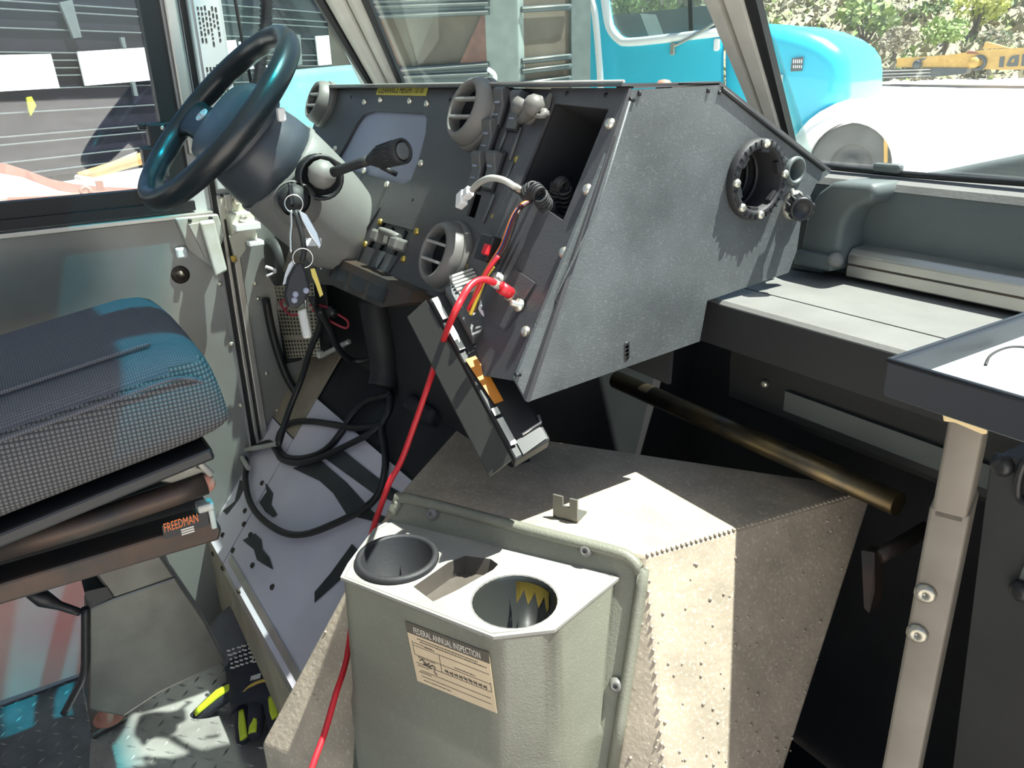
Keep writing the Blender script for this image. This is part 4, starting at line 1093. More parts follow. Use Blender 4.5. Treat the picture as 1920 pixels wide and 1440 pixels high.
# ================================================================== GLOVE leaning on the kick face
GN = V((.1, -.62, .78)).normalized(); GP = PZ(455, 1392, .02)
def GL(px, py, h=0): return PN(px, py, GN, GP + GN * h)
gl = thing('work_glove', 'black work glove with neon yellow finger guards leaning by the toe board', 'glove', GP)
def blob(name, pts, rad, m, fl_=.62, parent=gl, lift=0, seg=12):
    """tapered flattened finger or cuff along pts"""
    P = [GL(x, y, lift) for x, y in pts]; b = B(); rows = []
    Q = []
    for i in range(len(P) - 1):
        for k in range(4): Q.append((P[i].lerp(P[i + 1], k / 4), rad[i] * (1 - k / 4) + rad[i + 1] * k / 4))
    Q.append((P[-1], rad[-1]))
    for i, (p, r) in enumerate(Q):
        d = (Q[min(i + 1, len(Q) - 1)][0] - Q[max(i - 1, 0)][0]).normalized(); s_ = d.cross(GN)
        rows.append([b.bm.verts.new(p + s_ * r * cos(2 * pi * k / seg) + GN * r * fl_ * sin(2 * pi * k / seg)) for k in range(seg)])
    for a, c in zip(rows, rows[1:]):
        for k in range(seg): b.bm.faces.new((a[k], a[(k + 1) % seg], c[(k + 1) % seg], c[k]))
    b.bm.faces.new(rows[0]); b.bm.faces.new(rows[-1])
    for f in b.bm.faces: f.smooth = True
    return obj(name, b, m, parent)
blob('palm', [(452, 1215), (468, 1250), (482, 1290), (484, 1318), (482, 1325)], [.046, .060, .066, .062, .022], glv_m, .42)
blob('cuff', [(430, 1158), (440, 1190), (455, 1225), (458, 1235)], [.060, .056, .050, .034], glv_c, .45, gl, .004)
F_in = blob('finger', [(452, 1305), (455, 1350), (457, 1388), (457, 1396)], [.018, .019, .015, .004], glv_m, .75)
F_mid = blob('finger', [(482, 1305), (481, 1345), (478, 1380), (477, 1387)], [.018, .019, .015, .004], glv_m, .75, gl, .004)
F_rng = blob('finger', [(506, 1298), (513, 1335), (517, 1368), (518, 1374)], [.017, .018, .014, .004], glv_m, .75)
F_lit = blob('finger', [(522, 1285), (540, 1320), (550, 1345), (552, 1350)], [.015, .016, .012, .004], glv_m, .75)
F_th = blob('thumb', [(452, 1285), (425, 1298), (390, 1326), (362, 1348), (358, 1351)], [.020, .021, .019, .014, .004], glv_m, .75)
for f_, pts, r in ((F_in, [(452, 1332), (454, 1360), (457, 1385)], [.006, .009, .009]), (F_mid, [(480, 1318), (476, 1350), (473, 1375)], [.006, .009, .010]), (F_rng, [(507, 1306), (512, 1330), (516, 1345)], [.006, .009, .008]), (F_lit, [(533, 1292), (538, 1302), (541, 1310)], [.006, .008, .006]), (F_th, [(432, 1287), (408, 1301), (366, 1337)], [.008, .011, .008])):
    blob('finger_guard', pts, r, neon, .45, f_, .013, 10)
obj('trim_arc', B().tube([GL(456, 1300, .022), GL(470, 1286, .026), GL(490, 1277, .026), GL(510, 1274, .022)], .0035, 6), tan_tr, gl)
obj('seam_line', B().tube([GL(459, 1298, .023), GL(460, 1262, .024)], .0012, 5, 1), tan_tr, gl); obj('seam_line', B().tube([GL(504, 1274, .023), GL(491, 1252, .024)], .0012, 5, 1), tan_tr, gl)
b = B(); rnd = random.Random(2)
for i in range(5):
    for j in range(5):
        p = GL(430 + i * 9 + j * 1.5, 1220 + j * 8 - i * 3, .0265); b.box(p, (.010 * rnd.uniform(.4, 1), .004, .0008), (right, GN.cross(right), GN))
obj('printed_size_marks', b, lab_w, gl)
obj('round_stamp', B().ring(GL(478, 1236, .025), GN, .006, .0016, 18, 6), lab_w, gl)
b = B()
for k in range(5): b.box(GL(472 + k * 3.6, 1272 - k * 1.2, .0262), (.0042, .011, .0008), (right, GN.cross(right), GN))
obj('patch_letters', b, lab_w, gl)

# ================================================================== TABLET / display leaning under the dash
tb0 = thing('display_unit', 'dismounted black display unit with steel rim hanging below the dash', 'display', PD(890, 730, 1.22))
q1, q2 = DP(803, 560, .045), PD(966, 864, .955)
lx = (q2 - q1).normalized(); wdir = right * .9 - down * .30 + fwd * .25; wdir = (wdir - lx * wdir.dot(lx)).normalized(); tn = lx.cross(wdir).normalized()
if tn.dot(CAM - q1) < 0: tn = -tn
Lq = (q2 - q1).length
def TQ(s_, w_, h=0): return q1 + lx * (s_ * Lq) + wdir * w_ + tn * h
b = B().prism([TQ(0, 0), TQ(1, 0), TQ(.97, .052), TQ(0, .056)], -tn * .022); b.bevel(.003); 
obj('back_case', B().prism([TQ(.02, .012, .0), TQ(.99, .012, .0), TQ(.96, .047, .0), TQ(.02, .05, .0)], tn * .002), blk, tb0)
obj('housing', b, blk, tb0)
b = B().prism([TQ(-.01, -.002, -.004), TQ(.98, -.002, -.004), TQ(.98, -.030, -.028), TQ(-.01, -.030, -.028)], -tn * .004); obj('front_bezel', b, mat('bezel_grey', (.03, .031, .027), .4), tb0, label='grey bevelled bezel')
for s0, s1 in ((.02, .16), (.20, .36), (.72, .76), (.78, .93)):
    obj('rim_strip', B().prism([TQ(s0, .003, .003), TQ(s1, .003, .003), TQ(s1, .011, .003), TQ(s0, .011, .003)], tn * .002), alu, tb0)
obj('amber_tape', B().prism([TQ(.42, .004, .003), TQ(.70, .010, .003), TQ(.70, .022, .003), TQ(.55, .022, .003), TQ(.42, .018, .003)], tn * .0015), tape_m, tb0)
b = B().prism([TQ(.02, .022, .003), TQ(.36, .022, .003), TQ(.30, .052, .003), TQ(.0, .050, .003)], tn * .016); b.bevel(.002); obj('terminal_block', b, side_m, tb0)
b = B().box(TQ(.22, .058, .014), (.03, .022, .02), (lx, wdir, tn), .002); obj('white_plug', b, wht, tb0)
b = B().prism([TQ(-.03, .035, .003), TQ(.10, .035, .003), TQ(.10, .066, .003), TQ(-.03, .066, .003)], tn * .018)
for k in range(5): b.box(TQ(-.02 + k * .022, .050, .022), (.003, .034, .004), (lx, wdir, tn))
obj('ribbed_connector', b, latch_m, tb0)
obj('tail_bracket', B().tube([TQ(.90, .022, .004), TQ(.88, .050, .004), TQ(.84, .052, .004)], .002, 6, 1), alu, tb0)
tag(obj('teal_terminal', B().box(PD(966, 776, 1.28), (.018, .010, .014), None, .002).box(PD(963, 788, 1.28), (.008, .02, .006), None, .001), grn_m), 'tiny teal plastic terminal hanging behind the display unit', 'connector')

# ================================================================== CABLES
def cable(name, pts, r, m, label, cat='cable', seg=8, sm=4, group=None):
    return tag(obj(name, B().tube(pts, r, seg, sm), m), label, cat, group)
# red cable from the stud down over the engine cover to the floor
rc = [DP(957, 550, .016), DP(943, 540, .03), DP(925, 529, .05), DP(905, 524, .065), DP(884, 533, .08), DP(866, 560, .09), DP(846, 600, .09)]
rc += [PD(x, y, d) for x, y, d in ((825, 655, 1.10), (802, 725, 1.11), (776, 800, 1.12), (752, 865, 1.13), (730, 905, 1.13), (710, 960, 1.16), (697, 1000, 1.19), (688, 1030, 1.22), (676, 1080, 1.235), (663, 1140, 1.24), (650, 1235, 1.20), (630, 1300, 1.18), (610, 1370, 1.175), (590, 1425, 1.17), (575, 1470, 1.17))]
red = cable('red_power_cable', rc, .0042, red_m, 'bright red cable running from the dash stud down past the console')
obj('ring_terminal', B().tube([DP(957, 550, .016), DP(938, 538, .034)], .0075, 10, 1), red_m, red, label='red crimp sleeve')
obj('crimp_band', B().tube([DP(935, 536, .036), DP(926, 530, .049)], .0056, 8, 1), latch_m, red)
# coil of black cable on the toe board
ck = lambda pts, h=.010: [TO(x, y, h) for x, y in pts]
coil_o = cable('black_cable_coil', ck(((735, 735), (725, 742), (690, 752), (662, 775), (640, 810), (612, 842), (575, 858), (540, 858), (522, 840), (525, 812), (545, 793), (580, 790), (620, 795), (660, 802), (700, 800), (712, 798))) +
      ck(((690, 815), (640, 840), (600, 858), (560, 868), (530, 862), (518, 845), (505, 830), (480, 838), (452, 850), (450, 842), (462, 870), (460, 900), (468, 940), (490, 972), (530, 998), (570, 1002), (620, 985), (680, 955), (710, 925), (722, 880), (722, 840), (716, 800), (730, 770), (733, 740)), .016), .0066, wire_b, 'loose coil of thick black cable lying on the toe board', 'cable')
obj('bare_end', B().tube([TO(x, y, .024) for x, y in ((520, 832), (490, 838), (455, 845), (450, 850), (466, 878))], .0055, 8, 4), latch_m, coil_o, label='bare grey cable end')
cable('hanging_black_cable', [PD(585, 560, 1.42), PD(600, 605, 1.5), PD(580, 660, 1.55), PD(565, 710, 1.6), PD(540, 775, 1.62), PD(522, 835, 1.60)], .0062, wire_b, 'thin black cable hanging down beside the perforated guard')
cable('drooping_black_cable', [PD(598, 580, 1.43), PD(618, 615, 1.47), PD(634, 652, 1.52), PD(660, 676, 1.56), PD(695, 672, 1.55), PD(715, 650, 1.5)], .006, wire_b, 'black cable drooping in a loop beneath the column')
cable('kick_black_hose', [PX(498, 560, WX + .02), PX(512, 630, WX + .02), PX(535, 700, WX + .03), PX(560, 745, WX + .04), PX(572, 782, WX + .05)], .009, wire_b, 'stiff black hose running down the kick panel corner', 'hose')
# coloured harness beside the radio bay
hs = ((orange := org_m, 0, 'orange wire of the loom along the radio bay'), (blue_w, 5, 'dark blue wire of the loom along the radio bay'), (wire_b, 9, 'black wire of the loom along the radio bay'), (red_d, 13, 'dark red wire of the loom along the radio bay'), (steel_dk, 17, 'grey wire of the loom along the radio bay'))
lm = thing('wire_loom', 'loom of coloured wires running down beside the empty radio bay', 'wires', DP(940, 460, .02))
for m_, dx, lab in hs:
    pts = [DP(998, 376, .004), DP(978, 384 + dx * .3, .018), DP(962 + dx * .4, 405, .024), DP(950 + dx * .5, 435, .024), DP(940 + dx * .5, 462, .022), DP(926 + dx * .5, 485, .022), DP(910 + dx * .5, 510, .022), DP(893 + dx * .6, 545, .022), DP(880 + dx * .6, 585, .024)]
    obj('loom_wire', B().tube(pts, .0026, 6, 4), m_, lm, label=lab.split(' of ')[0])
obj('loom_wire', B().tube([DP(925, 500, .028), DP(908, 525, .03), DP(896, 556, .03), DP(882, 590, .03)], .0024, 6, 4), yel_m, lm, label='yellow wire')
obj('loom_wire', B().tube([DP(935, 480, .03), DP(912, 512, .035), DP(896, 545, .034), DP(878, 580, .03)], .0028, 6, 4), red_m, lm, label='bright red wire')
fu = thing('fuse_holder', 'small black relay socket with a red fuse taped to the wire loom', 'fuse', DP(915, 467, .02))
b = B().box(DP(916, 467, .02), (.030, .034, .018), (X_, DV, DN), .002); obj('socket', b, blk, fu)
obj('red_fuse', B().box(DP(912, 468, .031), (.012, .014, .006), (X_, DV, DN), .002), red_m, fu)
# white plug lead
wl_ = thing('white_plug_lead', 'white two pin connector on a short grey lead below the rocker switches', 'connector', DP(870, 370, .03))
obj('lead', B().tube([DP(985, 362, .01), DP(965, 350, .035), DP(945, 338, .045), DP(920, 334, .05), DP(900, 342, .045), DP(885, 356, .04)], .0042, 8), latch_m, wl_)
obj('sleeve', B().tube([DP(985, 362, .010), DP(962, 349, .036)], .0058, 8, 1), blk2, wl_)
lxn = (DP(858, 382, .03) - DP(886, 355, .04)).normalized(); sxn = lxn.cross(DN).normalized()
b = B().box(DP(878, 362, .037), (.016, .012, .012), (lxn, sxn, DN), .002).box(DP(866, 374, .033), (.020, .020, .012), (lxn, sxn, DN), .002); obj('plug_body', b, wht, wl_)
# coiled cord lying in the radio bay mouth
def coilcord(pts, R, r, turns, name, label, m=blk2):
    P = [V(p) for p in pts]; b = B(); Q = []; n = turns * 12; L = len(P) - 1; u_ = None
    for i in range(n + 1):
        t = i / n * L; k = min(int(t), L - 1); f = t - k
        p0, p1, p2, p3 = P[max(k - 1, 0)], P[k], P[k + 1], P[min(k + 2, L)]
        c = .5 * ((2 * p1) + (p2 - p0) * f + (2 * p0 - 5 * p1 + 4 * p2 - p3) * f * f + (3 * p1 - p0 - 3 * p2 + p3) * f ** 3)
        d = (P[k + 1] - P[k]).normalized()
        u = DN.cross(d).normalized(); v = d.cross(u); a = 2 * pi * i / 12
        Q.append(c + (u * cos(a) + v * sin(a)) * R)
    b.tube(Q, r, 6, 1); return tag(obj(name, b, m), label, 'cord')
coilcord([DP(988, 362, .012), DP(1000, 355, .026), DP(1012, 366, .024), DP(1020, 380, .012), DP(1030, 392, -.01)], .0085, .0021, 13, 'coiled_cord', 'black coiled cord spilling over the lower edge of the radio bay')
coilcord([DP(1040, 400, -.03), DP(1044, 365, -.015), DP(1048, 345, -.01), DP(1058, 352, -.012), DP(1062, 385, -.03), DP(1058, 410, -.05)], .0080, .0021, 22, 'coiled_cord', 'black coiled cord standing inside the radio bay opening')

# ================================================================== KICK PANEL GUARD and relay clutter, left of the column
gd = thing('perforated_guard', 'perforated steel heater guard in a black frame on the kick panel', 'guard', (-1.62, .48, .45))
gy = .475
def GY(px, py, dy=0): return PY(px, py, gy + dy)
g0, g1, g2, g3 = GY(500, 500), GY(585, 505), GY(602, 668), GY(535, 672)
b = B().prism([GY(492, 495), GY(503, 495), GY(542, 680), GY(530, 684)], (0, .03, 0)); b.bevel(.002); obj('frame_bar', b, dark, gd)
nx, ny = 12, 24; b = B()
def GQ(u, v): return g0.lerp(g1, u).lerp(g3.lerp(g2, u), v)
for j in range(ny):
    for i in range(nx):
        o4 = [GQ((i + s) / nx, (j + t) / ny) for s, t in ((0, 0), (1, 0), (1, 1), (0, 1))]
        if j in (9, 10, 18): b.poly(o4); continue
        i4 = [GQ((i + s) / nx, (j + t) / ny) for s, t in ((.24, .22), (.76, .22), (.76, .78), (.24, .78))]
        for k in range(4): b.poly([o4[k], o4[(k + 1) % 4], i4[(k + 1) % 4], i4[k]])
obj('perforated_plate', b, perf_m, gd)
obj('inner_dark', B().prism([p + Y_ * .02 for p in (g0, g1, g2, g3)], (0, .004, 0)), dark, gd)
obj('seam_strip', B().prism([GY(512, 574, -.002), GY(590, 568, -.002), GY(591, 574, -.002), GY(514, 580, -.002)], (0, .002, 0)), latch_m, gd)
b = B().lathe(GY(520, 490), -Y_, [(.05, 0), (.05, .012), (.035, .016), (0, .016)], 24); obj('motor_cap', b, wall_dk, gd)
rb = thing('relay_box', 'cream relay block on the side wall ahead of the door latch', 'relay', PX(450, 430, WX + .02))
b = B().box(PX(452, 425, WX + .02), (.04, .05, .06), None, .003).prism([PX(428, 442, WX + .03), PX(452, 430, WX + .03), PX(458, 465, WX + .03), PX(440, 492, WX + .03)], (.012, 0, 0)); obj('block', b, box_m, rb)
b = B().box(PX(462, 424, WX + .05), (.03, .05, .014), None, .002).box(PX(478, 455, WX + .05), (.03, .03, .010), None, .002); obj('terminal_tab', b, wht, rb)
b = B().box(PX(436, 388, WX + .006), (.012, .05, .045), None, .002); obj('upper_bracket', b, box_m, rb)
screws('bolt', [PX(428, 388, WX + .014), PX(456, 410, WX + .044), PX(443, 376, WX + .014)], X_, .008, zinc, rb)
obj('lower_pin', B().tube([PX(437, 480, WX + .04), PX(440, 490, WX + .04)], .006, 8, 1), tan_tr, rb)
tag(obj('zip_tie', B().tube([PX(516, 465, WX + .07), PX(525, 500, WX + .08), PX(532, 518, WX + .08)], .0024, 6, 1).tube([PX(498, 500, WX + .09), PX(515, 506, WX + .09), PX(534, 502, WX + .09)], .0034, 6, 1).tube([PX(500, 518, WX + .09), PX(520, 508, WX + .09)], .0028, 6, 1), wht), 'white zip ties crossing above the perforated guard', 'zip tie')
cable('red_wire_tangle', [PD(525, 565, 1.5), PD(532, 580, 1.5), PD(540, 572, 1.5), PD(535, 562, 1.5), PD(526, 570, 1.5), PD(545, 590, 1.48), PD(570, 585, 1.47)], .0022, red_d, 'thin dark red wire looped on the perforated guard', 'wire', 6)
cable('red_wire_run', [PD(580, 572, 1.46), PD(610, 575, 1.47), PD(635, 590, 1.47), PD(652, 602, 1.47), PD(648, 615, 1.47), PD(612, 598, 1.47), PD(585, 580, 1.46)], .0026, red_d, 'dark red wire pair under the column leading to a black plug', 'wire', 6)
tag(obj('inline_plug', B().tube([PD(616, 583, 1.45), PD(630, 588, 1.455)], .009, 10, 1), blk), 'small black inline plug on the dark red wires', 'connector')
tag(obj('parking_tag', B().prism([PD(600, 503, 1.47), PD(606, 501, 1.47), PD(616, 512, 1.47), PD(610, 516, 1.47)], (0, .002, 0)), wht), 'small white paper tag beside the brass key', 'tag')
tag(obj('pedal_arm', B().tube([PD(655, 640, 1.55), PD(635, 650, 1.57), PD(602, 668, 1.6)], .005, 8, 1).box(PD(600, 664, 1.6), (.014, .012, .014), None, .002), latch_m), 'thin bent pedal lever under the dashboard', 'lever')
pdl = thing('brake_pedal', 'dark pedal assembly in the shadow below the dashboard', 'pedal', PD(800, 760, 1.42))
obj('pedal_pad', B().box(PD(805, 775, 1.42), (.10, .03, .06), (X_, sl, TN), .008), blk2, pdl)
obj('pedal_arm', B().tube([PD(805, 770, 1.43), PD(795, 700, 1.47), PD(780, 620, 1.45)], .014, 8), steel_dk, pdl)
cable('dark_duct_hose', [PD(700, 560, 1.5), PD(715, 640, 1.5), PD(722, 690, 1.52), PD(718, 725, 1.52)], .028, blk2, 'fat dark hose hanging in the shadow under the dash', 'hose', 14)
tag(obj('hand_tube', B().tube([V((-1.0, .845, .70)), V((-.47, .845, .70))], .0155, 16, 1), mat('bronzed_tube', (.16, .12, .06), .35, .8, c2=(.06, .055, .05), vscale=20)), 'worn bronze painted tube slung under the grey shelf', 'tube')

# ================================================================== RIGHT SIDE: demist duct, tray, post, heater panel
dd = thing('corner_duct', 'grey moulded elbow duct standing where the dashboard meets the shelf', 'duct', (-.72, 1.0, .909))
b = B()
fr = [PY(1497, 497, .985), PY(1500, 455, .985), PY(1512, 395, .985), PY(1530, 362, .985), PY(1560, 340, .985), PY(1640, 345, .985), PY(1638, 378, .985), PY(1598, 392, .985), PY(1580, 420, .985), PY(1572, 470, .985), PY(1570, 497, .985)]
b.prism(fr, (0, .07, 0)); b.bevel(.010, 3); obj('elbow', b, cowl_m, dd, smooth=40)
b = B().box((PY(1531, 487, .985) + V((0, .03, 0))), (.066, .08, .022), None, .004); obj('lower_socket', b, cowl_m, dd)
b = B().prism([PZ(1484, 505, .910), PZ(1540, 513, .910), PZ(1588, 505, .910), PZ(1575, 492, .910), PZ(1500, 488, .910)], Z_ * .010); b.bevel(.003); obj('foot_flange', b, cowl_m, dd)
screws('plug', [PY(1567, 487, .982)], (V((.6, -.8, .1))), .011, shelf_m, dd)
# black tray
tr = thing('black_tray', 'shallow black rimmed tray in the right foreground, dusty white in the sun', 'tray', (-.15, .62, .97))
zt = 1.0; t0 = PZ(1661, 677, zt); t0 = V((t0.x, .518, zt)); xr_ = .03; yb = .86
b = B().holes([t0, V((xr_, t0.y, zt)), V((xr_, yb, zt)), V((t0.x, yb, zt))], [[t0 + V((.006, .006, 0)), V((xr_ - .006, t0.y + .006, zt)), V((xr_ - .006, yb - .006, zt)), V((t0.x + .006, yb - .006, zt))]], (0, 0, -.027))
obj('rim', b, tray_m, tr); obj('tray_floor', B().span((t0.x + .006, t0.y + .006, zt - .024), (xr_ - .006, yb - .006, zt - .016)), tray_f, tr)
obj('rim_edge', B().tube([V((t0.x, yb, zt)), t0, V((xr_, t0.y, zt))], .0022, 6, 1), tray_m, tr)
obj('under_lip', B().tube([t0 + V((0, .004, -.026)), V((xr_, t0.y, zt - .026))], .003, 6, 1), cowl_m, tr)
obj('scratch', B().tube([PZ(1848, 685, zt - .0155), PZ(1856, 668, zt - .0155), PZ(1875, 656, zt - .0155), PZ(1900, 650, zt - .0155), PZ(1930, 652, zt - .0155)], .0012, 5), lab_k, tr)
# tan post below the tray
ps = thing('tan_post', 'upright tan steel post under the black tray with a masking tape cap', 'post', (-.27, .56, 0))
pl_ = PZ(1772, 800, .945); pr_ = PZ(1848, 815, .945)
pl_.z = pr_.z = 0; wv = pr_ - pl_; pd_ = V((-wv.y, wv.x, 0)).normalized()
if pd_.dot(fwd) < 0: pd_ = -pd_
zj = PN(1750, 950, pd_, pl_).z
def post(z0, z1, ins, nm):
    b = B().prism([pl_ + wv * ins + Z_ * z0, pr_ - wv * ins + Z_ * z0, pr_ - wv * ins + pd_ * .05 + Z_ * z0, pl_ + wv * ins + pd_ * .05 + Z_ * z0], Z_ * (z1 - z0)); b.bevel(.003, 3); return obj(nm, b, post_m, ps, smooth=40)
post(0, zj, -.03, 'lower_sleeve'); post(zj - .01, .962, .04, 'upper_post')
screws('dome_bolt', [PN(1735, 1113, pd_, pl_ - pd_ * .001), PN(1720, 1188, pd_, pl_ - pd_ * .001)], -pd_, .0088, mat('dull_bolt', (.34, .33, .28), .38, .8), ps, label='dome headed slotted bolt', prof=[(.0088, 0), (.0082, .0018), (.006, .0032), (.002, .0036), (.002, .002), (0, .002)])
b = B().prism([PN(1768, 772, pd_, pl_ - pd_ * .003), PN(1850, 790, pd_, pl_ - pd_ * .003), PN(1852, 812, pd_, pl_ - pd_ * .003), PN(1842, 812, pd_, pl_ - pd_ * .003), PN(1790, 790, pd_, pl_ - pd_ * .003), PN(1770, 788, pd_, pl_ - pd_ * .003)], -pd_ * .003); b.bevel(.001); obj('tape_cap', b, tape_w, ps, label='crumpled masking tape')
# dark heater housing behind the post
hp = thing('heater_housing', 'dark grey heater housing with riveted strips in the right lower corner', 'heater', (-.1, .8, 0))
hy = .68
def HY(px, py, d=0): return PY(px, py, hy - d)
obj('housing', B().prism([HY(1858, 860), HY(1990, 880), V((.05, hy, .0)), V((-.24, hy, 0))], (0, .2, 0)), wall_dk, hp)
obj('upper_strip', B().prism([HY(1862, 850, .004), HY(1990, 880, .004), HY(1990, 975, .004), HY(1850, 940, .004)], (0, .004, 0)), wall_dk, hp)
screws('rivet', [HY(1880, 872, .005), HY(1915, 1108, .005)], -Y_, .010, blk, hp)
obj('edge_plate', B().prism([HY(1920, 1060, .004), HY(1960, 1060, .004), HY(1950, 1130, .004), HY(1898, 1118, .004)], (0, .004, 0)), cowl_m, hp)
b = B().tube([HY(1924, 860, .006), HY(1912, 890, .006), HY(1908, 925, .006), HY(1918, 940, .006), HY(1980, 955, .006)], .004, 6, 2); obj('gasket_loop', b, blk, hp)
# step well latch pieces in the shade between cover and post
dl = thing('dark_lever', 'dark steel lever and bracket in the shade between engine cover and post', 'lever', PD(1650, 1050, 1.15))
b = B().prism([PD(1615, 1032, 1.15), PD(1640, 1036, 1.15), PD(1640, 1110, 1.15), PD(1630, 1150, 1.15), PD(1620, 1140, 1.15)], (0, .02, 0)); obj('lever_plate', b, steel_dk, dl)
obj('lever_arm', B().tube([PD(1645, 1045, 1.16), PD(1680, 1025, 1.18), PD(1740, 990, 1.2)], .010, 8, 1), steel_dk, dl)

# ================================================================== THE YARD OUTSIDE
def PH(px, py, d):                                   # sight line at horizontal distance d
    r = ray(px, py); return CAM + r * (d / sqrt(r.x * r.x + r.y * r.y))
def gz(x, y): return -.7 + .0013 * (x * x + y * y)
def gh(px, d): p = PH(px, 100, d); return V((p.x, p.y, gz(p.x, p.y)))
b = B(); na, nr_ = 72, 26; grid = []
for i in range(na + 1):
    a = 2 * pi * i / na; row = []
    for j in range(nr_):
        r = 1.2 + (j / (nr_ - 1)) ** 1.5 * 33; x, y = r * cos(a) - .8, r * sin(a)
        row.append(b.bm.verts.new((x, y, gz(x, y) if r > 3 else -.7)))
    grid.append(row)
for i in range(na):
    for j in range(nr_ - 1): b.bm.faces.new((grid[i][j], grid[i + 1][j], grid[i + 1][j + 1], grid[i][j + 1])).smooth = True
gr = struct('ground', b, gnd_m, label='blinding pale gravel yard', cat='ground')
b = B(); rows = []; rnd = random.Random(9)
for i in range(70):
    px = 1050 + i * 18; row = []
    for j in range(20):
        d = 31 + j * 1.6; p = PH(px, 100, d); z0 = gz(*PH(px, 100, 31).xy)
        row.append(b.bm.verts.new((p.x, p.y, z0 - .3 + j * .62 + (rnd.random() - .5) * .5 * (j > 0))))
    rows.append(row)
for i in range(69):
    for j in range(19): b.bm.faces.new((rows[i][j], rows[i + 1][j], rows[i + 1][j + 1], rows[i][j + 1])).smooth = True
hill = struct('hillside', b, hill_m, label='dry scrubby bank rising behind the yard', cat='hill')
b = B()
for k in range(9000):
    px = 1130 + rnd.random() * 900; t = rnd.random(); d = 31.5 + t * 24; p = PH(px, 100, d); z = gz(*PH(px, 100, 31).xy) - .3 + (d - 31) / 1.6 * .62
    a = rnd.random() * pi; h = .10 + rnd.random() * .25; s_ = .06 + rnd.random() * .16; q = V((cos(a) * s_, sin(a) * s_, 0)); c = V((p.x, p.y, z)); lean = V((rnd.uniform(-.3, .3), rnd.uniform(-.3, .3), h))
    f = b.bm.faces.new([b.bm.verts.new(c - q), b.bm.verts.new(c + q), b.bm.verts.new(c + lean)]); f.material_index = rnd.choice((0, 0, 0, 1, 2))
o = obj('scrub_grass', b, [leaf_c, leaf_a, hill_m], hill, kind='stuff')
# shrubs, each its own thing
def shrub(px, py, d, r, m, m2, lab, n=520, sq=.75):
    c = PH(px, py, d); b = B(); rnd = random.Random(int(px))
    lobes = [(V((rnd.uniform(-1, 1), rnd.uniform(-1, 1), rnd.uniform(-.5, .9))) * r * .55, r * rnd.uniform(.35, .6)) for _ in range(8)]
    for k in range(n):
        lc_, lr = rnd.choice(lobes); v = V((rnd.gauss(0, 1), rnd.gauss(0, 1), rnd.gauss(0, 1))).normalized() * lr * rnd.uniform(.6, 1.05)
        p = c + V((lc_.x + v.x, lc_.y + v.y, (lc_.z + v.z) * sq)); t = V((rnd.gauss(0, 1), rnd.gauss(0, 1), rnd.gauss(0, 1))).normalized(); u = t.orthogonal().normalized(); s_ = r * rnd.uniform(.07, .16)
        f = b.bm.faces.new([b.bm.verts.new(p + t * s_), b.bm.verts.new(p + u * s_ * .6), b.bm.verts.new(p - t * s_), b.bm.verts.new(p - u * s_ * .6)]); f.material_index = 0 if rnd.random() < .7 else 1
    t = thing('shrub', lab, 'shrub', c - Z_ * r * .7, 'shrubs on the bank')
    obj('foliage', b, [m, m2], t)
    b = B()
    for k in range(5): b.tube([c - Z_ * r * .8, c + V((rnd.uniform(-.4, .4) * r, rnd.uniform(-.4, .4) * r, r * .2))], [.05 * r, .02 * r], 5, 1)
    obj('stem', b, bark_m, t)
for a in ((1625, 35, 34, 1.25, leaf_a, leaf_d, 'light green shrub on the bank above the blue truck nose'),
          (1700, 25, 40, 1.0, leaf_a, leaf_c, 'pale olive shrub right of the light green one on the bank'),
          (1755, 30, 38, .9, leaf_d, leaf_a, 'dark green shrub left of the yellow bush on the bank'),
          (1775, 65, 32.5, .8, leaf_a, leaf_a, 'bright green shrub low on the bank above the yellow boom'),
          (1835, 18, 35.3, .95, leaf_b, leaf_b, 'vivid yellow green bush near the top right of the view'),
          (1900, 25, 38, 1.0, leaf_d, leaf_c, 'dark bush at the far right edge of the bank'),
          (1560, 85, 32.3, .7, leaf_c, leaf_d, 'dry grey brush beside the blue truck nose'),
          (1680, 80, 31.9, .7, leaf_c, leaf_c, 'dry straw coloured brush in the middle of the bank'),
          (1860, 80, 32.2, .7, leaf_c, leaf_d, 'dry tangle of twigs just above the boom'),
          (1470, 20, 41, 1.0, leaf_c, leaf_a, 'straw coloured brush behind the blue truck hood'),
          (1230, 5, 35, 1.2, leaf_a, leaf_c, 'pale shrub seen through the blue cab window'),
          (1300, 10, 39.5, 1.1, leaf_c, leaf_a, 'faded brush seen through the blue cab window at right'),
          (1180, 15, 39, .9, leaf_a, leaf_d, 'greener shrub at the left of the blue cab window')): shrub(*a)
for i, px in enumerate((1519, 1572, 1424)):
    p = PH(px, 20, 42); b = B().tube([p - Z_ * 1.2, p + Z_ * 2.5, p + V((.1, 0, 6))], [.22, .18, .12], 8, 2)
    tag(obj('tree_trunk', b, bark_m), ('dark tree trunk at the top behind the blue hood', 'slim tree trunk right of the thicker trunk at the top edge', 'thin trunk beside the windscreen post at the top edge')[i], 'tree', 'trunks at the top of the bank')

